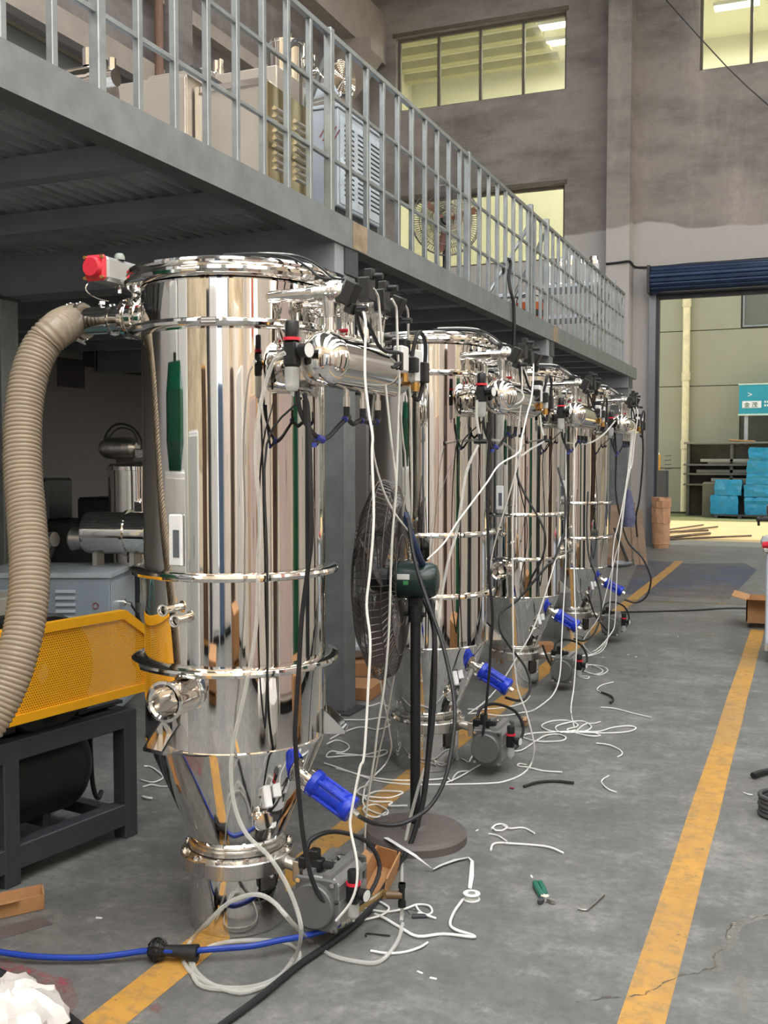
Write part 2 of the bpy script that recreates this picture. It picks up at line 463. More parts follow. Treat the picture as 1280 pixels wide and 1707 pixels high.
def window(name, axis, pos, h, n, glass, fr, t=0.05, depth=0.08, rows=1):
    """frame with mullions; every pane a piece of its own"""
    a0, a1, z0, z1 = h; mb = MB()
    def q(x0, x1, za, zb):
        if axis == 'y': mb.bx(x0, x1, pos, pos + depth, za, zb)
        else: mb.bx(pos, pos + depth, x0, x1, za, zb)
    q(a0, a0 + t, z0, z1); q(a1 - t, a1, z0, z1); q(a0 + t, a1 - t, z0, z0 + t); q(a0 + t, a1 - t, z1 - t, z1)
    w = (a1 - a0) / n; hh = (z1 - z0) / rows
    for k in range(1, n): q(a0 + w * k - t / 2, a0 + w * k + t / 2, z0 + t, z1 - t)
    for k in range(1, rows):
        for j in range(n): q(a0 + w * j + t * .5, a0 + w * (j + 1) - t * .5, z0 + hh * k - t / 2, z0 + hh * k + t / 2)
    wd = struct(name, mb, fr)
    for k in range(n):
        for j in range(rows):
            p = MB(); x0, x1 = a0 + w * k + t * .5, a0 + w * (k + 1) - t * .5; za, zb = z0 + hh * j + t * .5, z0 + hh * (j + 1) - t * .5
            if axis == 'y': p.bx(x0, x1, pos + depth * .4, pos + depth * .55, za, zb)
            else: p.bx(pos + depth * .4, pos + depth * .55, x0, x1, za, zb)
            struct('pane', p, glass, wd)
    return wd
window('window_1', 'y', WY1 + .12, W1, 4, PANE, FRAME)
window('window_2', 'y', WY1 + .12, W2, 4, PANE, FRAME)
window('window_3', 'y', WY1 + .12, W3, 2, PANE, FRAME)
window('window_4', 'x', WX0 - .2, (6.5, 12.9, 3.6, 6.55), 5, PANE_D, FRAME)
for i, h in enumerate(RW[:8]): window('window_%d' % (i + 5), 'x', WX1 + .08, h, 2, GLOW, FRAME, rows=3)
window('window_13', 'y', WY0 - .2, (-6.5, -3.5, 5, 8), 3, GLOW, FRAME, rows=2)
window('window_14', 'y', WY0 - .2, (4.6, 7.6, 5, 8), 3, GLOW, FRAME, rows=2)
b = MB().bx(WX0 - .42, WX0 - .32, 6, 13.4, 3.2, 7.0)
struct('wall_beyond_side_windows', b, M('dim_next_bay', srgb(66, 68, 70), 0.9))

# dusty reveal trim round the upper end-wall window
b = MB().bx(W1[0] - .06, W1[1] + .04, WY1 - .03, WY1, W1[3], W1[3] + .07)
struct('trim_1', b, FRAME)
b = MB().bx(W3[0] - .06, W3[1] + .04, WY1 - .04, WY1, W3[3], W3[3] + .07)
struct('trim_2', b, FRAME)
# pilaster, crane beam with its corbel, ring beams of the side wall
b = MB().bx(-3.50, -3.09, WY1 - .5, WY1, 0, WZ)
struct('trim_pilaster', b, WALLB)
b = MB().bx(WX0, WX0 + .45, WY0, WY1 - .02, 9.35, 10.3)
struct('trim_crane_beam', b, CONC)
for y in (6.2, 12.2, 18.0):
    mb = MB().prism([(0, 8.3), (.45, 8.75), (.75, 9.1), (.75, 9.35), (0, 9.35)], (WX0, y, 0), (1, 0, 0), (0, 0, 1), (0, .6, 0))
    struct('trim_corbel', mb, CONC)
for y in (6.2, 12.2, 18.0):
    b = MB().bx(WX0, WX0 + .28, y + .05, y + .55, 0, 8.3)
    struct('trim_side_pilaster', b, WALLL)
b = MB().bx(WX0, WX0 + .16, WY0, WY1, 6.55, 6.85); struct('trim_sill_beam', b, CONC)
b = MB().bx(WX0, WX0 + .16, WY0, WY1, 7.72, 7.92); struct('trim_ring_beam', b, CONC)
b = MB().tube([(WX0 + .2, 12.05, 3.0), (WX0 + .2, 12.05, 9.2)], .06, 10, 1)
struct('trim_downpipe', b, M('rust_brown_pipe', srgb(120, 92, 78), .7))

# roof lights: glowing strips added under the roof to light the hall, framed
for i, x in enumerate((-5.6, -0.6, 3.0, 6.4)):
    for j, y in enumerate((-6.4, -1.0, 4.4, 9.8, 15.2)):
        w, l = (2.3, 2.1, 1.2, .7, .42)[j], 5.36  # widths chosen to brighten the near hall and dim its far end
        fr = MB().bx(x - w / 2 - .06, x - w / 2, y - l / 2, y + l / 2, WZ - .1, WZ).bx(x + w / 2, x + w / 2 + .06, y - l / 2, y + l / 2, WZ - .1, WZ)
        fo = struct('added_skylight_frame', fr, GALV)
        fo['kind'] = 'structure'
        struct('pane', MB().bx(x - w / 2, x + w / 2, y - l / 2, y + l / 2, WZ - .06, WZ - .03), ADDED_SKYL, fo)

# adjoining building behind the upper windows: a lit room with beams under its ceiling and two lamps
AX0, AX1, AY0, AY1, AZ0, AZ1 = -8.7, 2.2, WY1 + .3, WY1 + 3.4, 5.1, 10.25
b = MB().bx(AX0, AX1, AY1, AY1 + .15, AZ0, AZ1 + .1).bx(AX0 - .15, AX0, AY0, AY1, AZ0, AZ1 + .1).bx(AX1, AX1 + .15, AY0, AY1, AZ0, AZ1 + .1)
struct('wall_adjoining', b, ADJW)
b = MB().bx(AX0, AX1, AY0, AY1 + .15, AZ0 - .1, AZ0); struct('floor_adjoining', b, ADJW)
b = MB().bx(AX0, AX1, AY0, AY1 + .15, AZ1, AZ1 + .1); struct('ceiling_adjoining', b, ADJW)
for k, y in enumerate((AY0 + .5, AY0 + 1.2, AY0 + 1.9, AY0 + 2.6)):
    b = MB().bx(AX0, -5.2, y, y + .22, AZ1 - .16, AZ1)
    struct('trim_adjoining_beam', b, M('olive_beam', srgb(176, 170, 122), .8))
for k, (x, y) in enumerate(((-4.80, AY0 + 1.1), (-4.85, AY0 + 1.95), (-1.5, AY0 + 1.5), (0.8, AY0 + 1.5))):
    t = thing('ceiling_light', ['bright fluorescent ceiling light seen through upper end wall window', 'second fluorescent light just behind it, through the upper window pane',
              'fluorescent light above the window over the roller door', 'fluorescent light deeper along the window over the roller door'][k], 'light', (x, y, AZ1))
    part('housing', MB().bx(x - .42, x + .42, y - .14, y + .14, AZ1 - .06, AZ1), WHITE, t)
    part('diffuser', MB().bx(x - .40, x + .40, y - .12, y + .12, AZ1 - .08, AZ1 - .06), LAMP, t)
def adj_lamp(x, y, z, sx, e):
    l = bpy.data.lights.new('adjoining_room_lamp', 'AREA'); l.shape = 'RECTANGLE'; l.size = sx; l.size_y = .5; l.energy = e; l.color = (1, .98, .84)
    o = link(bpy.data.objects.new('adjoining_room_lamp', l)); o.location = (x, y, z)
adj_lamp(-6.4, AY0 + 1.6, AZ1 - .2, 3.0, ADJ_LIGHT * .3)
adj_lamp(-3.6, AY0 + 1.6, AZ1 - .2, 2.0, ADJ_LIGHT)
adj_lamp(0.2, AY0 + 1.6, AZ1 - .2, 2.5, ADJ_LIGHT)

# roller door: coil of slats, guides
door = struct('door_1', MB().bx(DR[0] - .12, DR[0], WY1 - .16, WY1 - .0, 0, 4.55).bx(DR[1], DR[1] + .12, WY1 - .16, WY1, 0, 4.55), JAMB)
struct('guide_channel', MB().bx(DR[0], DR[0] + .05, WY1 - .12, WY1 + .05, 0, 4.55).bx(DR[1] - .1, DR[1], WY1 - .12, WY1 + .05, 0, 4.55), JAMB_D, door)
NS = 18
for k in range(NS):                      # every slat of the rolled curtain
    a0, a1 = 2 * pi * k / NS, 2 * pi * (k + .9) / NS
    R = .235; c = (DR[0] + .02, WY1 - .28, 4.76)
    poly = [(R * cos(a0), R * sin(a0)), ((R + .012) * cos((a0 * 3 + a1) / 4), (R + .012) * sin((a0 * 3 + a1) / 4)), ((R + .012) * cos((a0 + 3 * a1) / 4), (R + .012) * sin((a0 + 3 * a1) / 4)), (R * cos(a1), R * sin(a1)),
            ((R - .05) * cos(a1), (R - .05) * sin(a1)), ((R - .05) * cos(a0), (R - .05) * sin(a0))]
    struct('slat', MB().prism(poly, (DR[0] - .06, c[1], c[2]), (0, 1, 0), (0, 0, 1), (DR[1] - DR[0] + .12, 0, 0)), SHUT, door)
struct('coil_drum', MB().cyl((DR[0] - .06, WY1 - .28, 4.76), (DR[1] + .06, WY1 - .28, 4.76), .19, None, 24), JAMB_D, door)
struct('end_plate', MB().bx(DR[0] - .12, DR[0] - .07, WY1 - .5, WY1, 4.52, 5.0), JAMB_D, door)
struct('bottom_bar', MB().bx(DR[0] + .0, DR[1], WY1 - .1, WY1 - .04, 4.44, 4.55), JAMB_D, door)
b = MB().bx(FD[0] - .2, FD[0], WY0, WY0 + .12, 0, 4.7).bx(FD[1], FD[1] + .2, WY0, WY0 + .12, 0, 4.7).bx(FD[0] - .2, FD[1] + .2, WY0, WY0 + .3, 4.6, 5.2)
struct('door_2', b, JAMB)

# painted floor marks
YP = paint('worn_yellow_lane_paint', srgb(206, 154, 74), 0.57)
BP = paint('worn_blue_floor_paint', srgb(74, 90, 124), 0.74)
RP = paint('faded_red_spray', srgb(168, 84, 92), 0.86)
def strip(name, pts, w, m, z=.0012):
    mb = MB(); P = [Vector((x, y, 0)) for x, y in pts]; L = []
    for i, p in enumerate(P):
        d = (P[min(i + 1, len(P) - 1)] - P[max(i - 1, 0)]).normalized(); nrm = Vector((d.y, -d.x, 0))
        L.append((p - nrm * (w / 2 + random.uniform(-.004, .004)), p + nrm * (w / 2 + random.uniform(-.004, .004))))
    for (a, b_), (c, d) in zip(L, L[1:]):
        mb.add([a + Vector((0, 0, z)), b_ + Vector((0, 0, z)), d + Vector((0, 0, z)), c + Vector((0, 0, z))], [(0, 1, 2, 3)])
    return struct(name, mb, m)
strip('trim_lane_line_1', [(-1.775 - .004 * k, 1.6 + .6 * k) for k in range(26)], .125, YP)
strip('trim_lane_line_2', [(-.395 - .003 * k, .5 + .6 * k) for k in range(17)], .122, YP)
mb = MB().add([(p.x, p.y, .001) for p in (onz(1040, 990), onz(1130, 996), onz(1215, 1000), onz(1262, 950), onz(1240, 938), onz(1150, 940), onz(1066, 932))], [tuple(range(7))])
struct('trim_blue_bay', mb, BP)
p0, p1 = onz(1036, 1000), onz(1240, 1008)
strip('trim_bay_line', [(p0.x + (p1.x - p0.x) * k / 8, p0.y + (p1.y - p0.y) * k / 8) for k in range(9)], .12, paint('faded_yellow_bay_line', srgb(150, 128, 88), .8), .0016)
for nm, px in (('trim_red_mark', [(0, 1598), (118, 1634), (132, 1668), (120, 1690), (60, 1668), (0, 1650)]), ('trim_red_spot', [(247, 1678), (262, 1671), (272, 1680), (262, 1690), (250, 1688)])):
    mb = MB().add([(p.x, p.y, .0009) for p in (onz(u, v) for u, v in px)], [tuple(range(len(px)))])
    struct(nm, mb, RP)

CRK = paint('hairline_crack_dirt', srgb(74, 72, 70), .74); GRN_ = paint('pale_granular_filler', srgb(206, 200, 188), .90)
def pxy(P):
    out = []
    for (a, b_), (c, d) in zip(P, P[1:]):
        for k in range(4): out.append(tuple(onz(a + (c - a) * k / 4 + random.uniform(-2.5, 2.5), b_ + (d - b_) * k / 4 + random.uniform(-1.5, 1.5)).xy))
    return out + [tuple(onz(*P[-1]).xy)]
for nm, P, w_, m_ in (('trim_floor_crack', [(960, 1672), (1005, 1664), (1046, 1662), (1075, 1660), (1100, 1644), (1130, 1628), (1165, 1622), (1190, 1612), (1232, 1616), (1290, 1618)], .0045, CRK),
                      ('trim_floor_crack', [(1190, 1612), (1192, 1590), (1214, 1578), (1208, 1555), (1222, 1538), (1262, 1530), (1300, 1522)], .004, CRK),
                      ('trim_crack_filler', [(1188, 1617), (1198, 1613), (1194, 1600), (1192, 1585), (1210, 1580), (1220, 1562), (1226, 1545), (1244, 1536), (1270, 1530), (1300, 1520)], .036, GRN_),
                      ('trim_crack_filler', [(1228, 1660), (1232, 1640), (1240, 1628), (1238, 1690)], .03, GRN_)):
    strip(nm, pxy(P), w_, m_, .0018)
# ------------------------------------------------------------------ the yard beyond the roller door
YW = 32.0
b = MB().bx(-14, 14, WY1 + .3, YW + .3, -.22, -.02); struct('ground_yard', b, OUTG)
b = MB().bx(-14, 14, YW - 3.7, YW - .02, -.02, -.012); struct('ground_shaded_mossy_strip', b, SHADED_MOSS)  # green ground strip with the outside wall's shade put into its colour
b = MB().bx(-4.2, 3.4, WY1 + .28, WY1 + 1.5, -.03, .0); struct('trim_threshold', b, M('threshold_slab', srgb(140, 140, 132), .8))
wo = struct('wall_outside', MB().bx(-14, 14, YW + .06, YW + .3, -.1, 9.0), M('cladding_backing', srgb(84, 84, 70), .8))
wo['kind'] = 'structure'
rows = [0.02, 1.33, 3.74, 5.36, 9.0]; cols = [-13, -9.8, -6.6, -3.55, -1.99, 1.2, 4.4, 7.6, 10.8, 13.5]
for za, zb in zip(rows, rows[1:]):
    for xa, xb in zip(cols, cols[1:]):
        if xa > -2.1 and xa < 1 and (za > 5 or 1.2 < za < 3):       # window opening and the doorway behind the sign
            continue
        if 3 < za < 4: 
            if xa == -1.99: continue
            if xa == -3.55: xb = 1.2
        struct('panel', MB().bx(xa + .012, xb - .012, YW, YW + .06, za + .012, zb - .012), OUTW, wo)
struct('panel', MB().bx(-1.978, 1.188, YW, YW + .06, 7.4, 8.99), OUTW, wo)
window('window_15', 'y', YW - .02, (-1.95, 1.15, 5.40, 7.36), 3, PANE, M('grey_alu_frame', srgb(140, 146, 150), .4, .5))
b = MB().bx(-1.99, 1.2, YW + .2, YW + .28, 5.3, 7.4); struct('wall_behind_outside_window', b, M('pale_room_behind_glass', srgb(150, 156, 162), .8))
mb = MB().cyl((-1.75, YW + .1, 7.2), (-0.9, YW + .1, 5.4), .07, None, 6); struct('trim_window_brace', mb, M('grey_brace', srgb(96, 100, 104), .6))
mb = MB()
t = thing('downpipe', 'cream rainwater pipe running down the beige outside wall', 'pipe', (-3.5, YW - .12, 0))
part('pipe_run', MB().tube([(-3.5, YW - .12, 0.05), (-3.5, YW - .12, 8.8)], .105, 14, 1), M('cream_pvc', srgb(226, 214, 168), .5), t)
for z in (1.9, 3.9, 6.05): part('socket_joint', MB().cyl((-3.5, YW - .12, z), (-3.5, YW - .12, z + .25), .125, None, 14), M('cream_pvc_joint', srgb(216, 204, 160), .5), t)

# ================================================================== MEZZANINE
FX = -2.60; ZB, ZT = 2.83, 3.0
mz = thing('mezzanine_platform', 'grey steel mezzanine platform on square columns above the hopper row', 'platform', (FX, 5.8, 0))
for k, (ya, yb) in enumerate(((0.3, 5.92), (5.935, 11.2), (11.215, 16.85))):
    mb = MB().prism([(0, ZB), (0, ZT), (-.10, ZT), (-.10, ZT - .012), (-.012, ZT - .012), (-.012, ZB + .012), (-.11, ZB + .012), (-.11, ZB)], (FX, ya, 0), (1, 0, 0), (0, 0, 1), (0, yb - ya, 0))
    part('fascia_beam', mb, GALV_PAINT, mz)
RUST = M('burnt_weld_marks', srgb(150, 134, 112), .6, .2, .35, 14)
for y in (5.93, 11.2): part('weld_seam', MB().bx(FX - .002, FX + .003, y - .09, y + .12, ZB + .004, ZT - .004), RUST, mz)
yj = 5.62
for k in range(-5, 13):
    y = 5.62 + .878 * k
    if k % 6 == 0: part('cross_beam', MB().bx(-8.38, FX - .02, y, y + .16, 2.66, 2.93), JOIST, mz)
    else: part('cross_joist', MB().bx(-8.38, FX - .11, y, y + .09, ZB + .005, 2.945), JOIST, mz)
prof = []
x = -8.38; 
while x < FX - .12:
    prof += [(x, 2.955), (x + .022, 2.955), (x + .034, 2.992), (x + .078, 2.992)]
    x += .092
prof += [(FX - .02, 2.992)]
mb = MB(); n = len(prof); ys = (0.3, 16.83)
vs = [(px, y, pz) for y in ys for px, pz in prof]
mb.add(vs, [(i, i + 1, n + i + 1, n + i) for i in range(n - 1)])
mb.bx(-8.38, FX - .02, .3, 16.83, 2.993, 2.999)
part('deck_sheet', mb, DECKSHEET, mz, sharp=10)
for k, (x, y, w) in enumerate(((FX - .02, 5.76, .16), (FX - .02, 11.03, .16), (-5.10, 5.60, .17), (-5.10, 10.9, .17), (FX - .02, 16.2, .28), (-5.1, 16.2, .17))):
    part('column', MB().bbox((x - w / 2, y + w / 2, 1.34), (w, w, 2.66), .006), GALV_PAINT, mz)
    part('cap_plate', MB().bx(x - w - .02, x + .01, y - .01, y + w + .02, 2.64 if k in (2, 3, 5) else 2.67, 2.66 if k in (2, 3, 5) else ZB), DARKSTEEL, mz)
    part('base_plate', MB().bx(x - w - .05, x + .05, y - .05, y + w + .05, 0, .012), DARKSTEEL, mz)

rl = thing('guard_railing', 'galvanised steel guard railing with upright bars along the mezzanine edge', 'railing', (FX - .05, 5.6, ZT))
for y0, y1 in ((0.5, 5.62), (5.62, 10.95), (10.95, 15.9)):
    part('top_rail', MB().bbox((FX - .05, (y0 + y1) / 2, 4.03), (.035, y1 - y0, .035), .004), GALV, rl)
    for z in (3.32, 3.69): part('mid_rail', MB().bbox((FX - .05, (y0 + y1) / 2, z), (.022, y1 - y0, .024), .003), GALV, rl)
posts = [3.47, 5.615, 8.25, 10.3, 10.98, 15.0]
bal = MB().bbox((0, 0, .507), (.032, .032, 1.014), .003).mesh('baluster'); bal.materials.append(GALV)
y = 0.78
while y < 15.9:
    if all(abs(y - p) > .1 for p in posts): piece('baluster', bal, rl, Vector((FX - .05, y, ZT + .0)) - OFF[rl])
    y += .269
for p in posts: part('post', MB().bbox((FX - .05, p, ZT + .53), (.05, .05, 1.06 + (.08 if p > 10 else 0)), .004), GALV, rl)
for p in (5.615, 10.98, 15.9, 15.0):
    part('brace', MB().cyl((FX - .07, p + .06, 3.98), (FX - .62, p + .2, 3.03), .02, None, 6), GALV, rl)
part('brace', MB().cyl((FX - .06, 10.3, 3.9), (FX - .5, 10.0, 3.02), .02, None, 6), GALV, rl)
# cables along the end wall
def cable(name, pts, r, m, label, cat='cable', group=None, n=6, sub=4):
    return solo(name, MB().tube(pts, r, n, sub), m, label, cat, group)
cable('wall_cable', [ony(1010, 440, WY1 - .52), ony(1030, 438, WY1 - .52), ony(1049, 436, WY1 - .52), ony(1058, 445, WY1 - .03), ony(1075, 446, WY1 - .03), ony(1110, 444, WY1 - .03), ony(1150, 440, WY1 - .03), ony(1200, 437, WY1 - .03), ony(1280, 431, WY1 - .03), ony(1400, 424, WY1 - .03)], .022, BLACK, 'dark cable run across pilaster and wall above the roller door')
cable('stay_wire', [ony(1090, -25, 17.5), ony(1110, 0, 17.0), ony(1210, 110, 14.5), ony(1280, 175, 13.2), ony(1420, 300, 11.5)], .008, BLACK, 'thin wire slanting down across the high window by the pilaster', sub=2)
# ================================================================== STAINLESS VACUUM HOPPERS
TANKS = [(-1.78, 3.03), (-1.80, 4.97), (-1.88, 6.98), (-1.92, 9.0)]
T1 = Vector((*TANKS[0], 0))
def Lp(u, v, y): return ony(u, v, y) - T1            # place beside the first hopper, in its own coordinates
def arc_pt(r, az, z): return Vector((r * sin(az), -r * cos(az), z))   # az 0 = towards -y, 90 deg = +x

hop = thing('vacuum_hopper', 'foremost mirror polished steel hopper, with the ribbed suction hose on it', 'hopper', (*TANKS[0], 0), 0, 'mirror polished vacuum hoppers in a row', local=True)
part('body', MB().lathe([(.298, .638), (.3, .645), (.3, 2.105)], 96), MIRROR, hop)
part('cone', MB().lathe([(.152, .285), (.30, .636), (.302, .642), (.30, .646)], 96), MIRROR_C, hop)
part('lid', MB().lathe([(.30, 2.132), (.338, 2.1365), (.346, 2.143), (.347, 2.150), (.342, 2.158), (.330, 2.163), (.31, 2.165), (.2, 2.176), (0, 2.18)], 72), MIRROR_R, hop)
def clamp(z, h=.0125, ro=.345):
    return MB().lathe([(.299, z - h), (ro - .012, z - h), (ro - .003, z - h * .7), (ro, z), (ro - .003, z + h * .7), (ro - .012, z + h), (.299, z + h)], 96)
for k, z in enumerate((2.122, 1.968, 1.193, .898)):
    c = part('clamp_ring', clamp(z, .014 if k == 0 else .0125, .352 if k == 0 else .345), MIRROR_R, hop)
    a = radians((8, 18, 5, 6)[k])
    m = Matrix.Rotation(a, 3, 'Z'); p = arc_pt(.348, a, z)
    part('clamp_bolt', MB().bbox(p, (.05, .012, .02), .003, m).cyl(p + m @ Vector((-.034, -.002, 0)), p + m @ Vector((.034, -.002, 0)), .005, None, 6), MIRROR_R, c)
part('neck', MB().lathe([(.150, .25), (.150, .262), (.163, .264), (.163, .278), (.153, .282), (.153, .292)], 64), BRUSHED, hop)
part('collar_ring', MB().lathe([(.168, .25), (.168, .262), (.15, .262)], 64), MIRROR_R, hop)
part('flange', MB().lathe([(.0, .198), (.186, .198), (.19, .202), (.19, .246), (.186, .25), (.0, .25)], 72), BRUSHED, hop)
part('spigot', MB().lathe([(.0, .001), (.158, .001), (.16, .003), (.16, .198)], 72), MIRROR_C, hop)
bolt = MB().lathe([(.0, 0), (.0105, 0), (.0105, .008), (.0, .008)], 6).lathe([(.005, .008), (.005, .014), (0, .014)], 8).mesh('flange_bolt'); bolt.materials.append(MIRROR_R)
for k in range(12):
    piece('flange_bolt', bolt, hop, arc_pt(.1775, radians(30 * k + 10), .25))
    if k % 2 == 0: piece('flange_bolt', bolt, hop, arc_pt(.174, radians(30 * k + 10), .198), (pi, 0, 0))
# inlet port pointing along the row, flared rim
port = part('inlet_port', MB().lathe([(.052, .27), (.052, .41), (.062, .416), (.063, .424), (.054, .426), (.046, .42), (.045, .30)], 32, (0, 0, .83), (0, -1, 0)), MIRROR_R, hop)
part('weld_collar', MB().torus((0, -.292, .83), (0, 1, 0), .056, .006, 32, 8), MIRROR_R, port)
for x, z in ((-.01, 1.062), (-.052, 1.092)):
    part('sight_nozzle', MB().lathe([(.013, .28), (.013, .345), (.019, .345), (.019, .352), (.014, .352), (.010, .345), (.010, .32)], 20, (x, 0, z), (0, -1, 0)), MIRROR_R, hop)
lp = part('label_plate', MB().bbox(arc_pt(.305, radians(-6), 1.305), (.052, .012, .16), .004, Matrix.Rotation(radians(-6), 3, 'Z')), WHITE, hop, 'white plate with a grey window')
part('plate_window', MB().bbox(arc_pt(.3125, radians(-5), 1.295), (.024, .003, .085), .001, Matrix.Rotation(radians(-6), 3, 'Z')), GREYPL, lp)
# support lugs, folded plate with a gusset
for a in (-13, 107, 227):
    m = Matrix.Rotation(radians(a), 3, 'Z')
    def g(x, y, z): return m @ Vector((x, y, z))
    ex, ey, ez = m @ Vector((0, -1, 0)), Vector((0, 0, 1)), m @ Vector((1, 0, 0))
    mb = MB().prism([(0, 0), (.085, .0), (.085, .012), (0, .012)], g(-.045, -.288, .65), ex, ey, ez * .09)
    for q in (-.045, .037): mb.prism([(0, .012), (.08, .012), (.05, .045), (0, .09)], g(q, -.29, .65), ex, ey, ez * .008)
    part('support_lug', mb, MIRROR_R, hop)
# compressed air header along the hopper, dished ends
HX, HZ, HR, HY0, HY1 = .44, 1.85, .083, -.235, .30
prof = [(0, -.055), (.03, -.052), (.055, -.042), (.074, -.024), (HR, 0), (HR, HY1 - HY0), (.074, HY1 - HY0 + .024), (.055, HY1 - HY0 + .042), (.03, HY1 - HY0 + .052), (0, HY1 - HY0 + .055)]
hd = part('air_header', MB().lathe(prof, 48, (HX, HY0, HZ), (0, 1, 0)), MIRROR_R, hop)
for y in (-.11, .17): part('header_bracket', MB().bx(.285, .40, y - .01, y + .01, 1.80, 1.86), MIRROR_R, hop)
for k, y in enumerate((-.18, -.057, .066, .19)):
    xs = sqrt(.09 - y * y) - .006
    pv = part('pulse_valve', MB().lathe([(.0, 0), (.030, 0), (.036, .004), (.036, .012), (.034, .014), (.034, .016), (.036, .018), (.036, .027), (.030, .031), (.022, .046), (0, .046)], 24, (.437, y, 2.052), (1, 0, 0))
              .lathe([(.021, -.055), (.021, 0), (.0, 0)], 20, (.437, y, 2.052), (1, 0, 0)).lathe([(.021, -.075), (.023, -.05), (.025, -.03), (.025, 0)], 20, (.437, y, 2.052), (0, 0, 1)), CAST, hop)
    for q in range(6):
        a = q * pi / 3 + .3
        part('valve_screw', MB().cyl((.434, y + .031 * cos(a), 2.052 + .031 * sin(a)), (.471, y + .031 * cos(a), 2.052 + .031 * sin(a)), .0045, None, 6), MIRROR_R, pv)
    part('blow_pipe', MB().cyl((xs, y, 2.050), (.384, y, 2.052), .0195, None, 20).cyl((.365, y, 2.05), (.385, y, 2.052), .025, None, 20), MIRROR_R, hop)
    part('riser_pipe', MB().cyl((.437, y, 1.915), (.437, y, 1.98), .019, None, 16).cyl((.437, y, 1.925), (.437, y, 1.938), .03, None, 20), MIRROR_R, hop)
    tilt = (.45, .0, -.05, .42)[k]; dz = (.0, .03, .012, .01)[k]
    m = Matrix.Rotation(tilt, 3, 'Y')
    so = part('solenoid', MB().bbox(Vector((.502, y, 2.045 + dz)), (.040, .050, .072), .004, m).bbox(Vector((.512, y, 2.02 + dz)) + m @ Vector((.0, 0, .07 if k in (1, 2) else -.02)), (.028, .030, .034), .003, m), BLACKPL, hop, 'black solenoid head')
    part('cable_gland', MB().cyl((.525, y, 2.03 + dz + (.055 if k in (1, 2) else -.03)), (.556, y, 2.028 + dz + (.055 if k in (1, 2) else -.03)), .0095, None, 12), BLACKPL, so)
part('red_tag', MB().bbox((.452, -.12, 1.945), (.03, .012, .012), .003), RED, hop)
part('red_tag', MB().bbox((.40, -.16, 1.935), (.02, .01, .008), .002), RED, hop)
# drain fittings under the header, black lines with blue collars
for y in (-.07, .055, .18):
    df = part('drain_fitting', MB().cyl((HX, y, HZ - HR + .004), (HX, y, HZ - HR - .02), .008, None, 12).cyl((HX, y, HZ - HR - .018), (HX, y, HZ - HR - .05), .011, None, 12), MIRROR_R, hop)
    part('elbow', MB().cyl((HX, y, HZ - HR - .05), (HX, y, HZ - HR - .085), .010, None, 10).cyl((HX, y - .012, HZ - HR - .088), (HX, y + .014, HZ - HR - .08), .010, None, 10), BLACKPL, df)
    part('collar', MB().cyl((HX, y - .016, HZ - HR - .09), (HX, y - .010, HZ - HR - .088), .0105, None, 10), BLUECOLLAR, df)
al = part('air_line', MB().tube([(HX, .16, 1.678), (HX, .12, 1.672), (HX, .07, 1.677), (HX, .03, 1.678), (HX, -.02, 1.665), (HX, -.065, 1.678), (HX - .01, -.10, 1.66), (HX - .02, -.16, 1.622), (HX - .03, -.20, 1.616), (HX - .05, -.235, 1.65), (HX - .065, -.262, 1.70), (HX - .07, -.27, 1.76)], .0075, 8, 4)
          .tube([(HX - .03, -.20, 1.616), (HX - .03, -.235, 1.60), (HX - .05, -.25, 1.66), (HX - .05, -.26, 1.73)], .0065, 8, 3), RUBBER, hop)
part('collar', MB().cyl((HX - .026, -.186, 1.612), (HX - .032, -.214, 1.618), .012, None, 10).cyl((HX - .033, -.236, 1.59), (HX - .033, -.236, 1.604), .010, None, 10), BLUECOLLAR, al)
# filter regulator with gauge
RX, RY, RZ = .375, -.31, 1.865
fr = part('filter_regulator', MB().bbox((RX, RY, RZ - .005), (.042, .042, .075), .006).lathe([(0, .042), (.02, .042), (.021, .046), (.021, .084), (.018, .09), (0, .09)], 16, (RX, RY, RZ), (0, 0, 1)).cyl((RX - .03, RY, RZ), (RX - .02, RY, RZ), .013, None, 10), BLACKPL, hop, 'black regulator with a red band')
part('red_band', MB().lathe([(.02, .033), (.0265, .033), (.0265, .042), (.02, .042)], 24, (RX, RY, RZ)), RED, fr)
part('bowl', MB().lathe([(.021, -.044), (.0225, -.05), (.021, -.10), (.015, -.112), (.006, -.114), (.006, -.128), (0, -.128)], 20, (RX, RY, RZ)), BOWL, fr)
part('gauge', MB().lathe([(.010, .02), (.012, .035), (.021, .036), (.021, .062), (.0235, .062), (.0235, .066), (.021, .066)], 24, (RX, RY, RZ + .002), (1, -.25, 0)), BLACKPL, fr)
part('gauge_dial', MB().lathe([(0, .0655), (.021, .0655)], 24, (RX, RY, RZ + .002), (1, -.25, 0)), DIAL, fr)
part('hose_tail', MB().cyl((RX - .022, RY, RZ), (RX - .044, RY - .004, RZ + .002), .010, None, 10), MIRROR_R, fr)
part('supply_elbow', MB().tube([(RX + .02, RY + .01, RZ), (RX + .05, RY + .03, RZ), (RX + .062, RY + .06, RZ), (HX, HY0 - .02, RZ - .01)], .011, 10, 3), BRASS, hop)
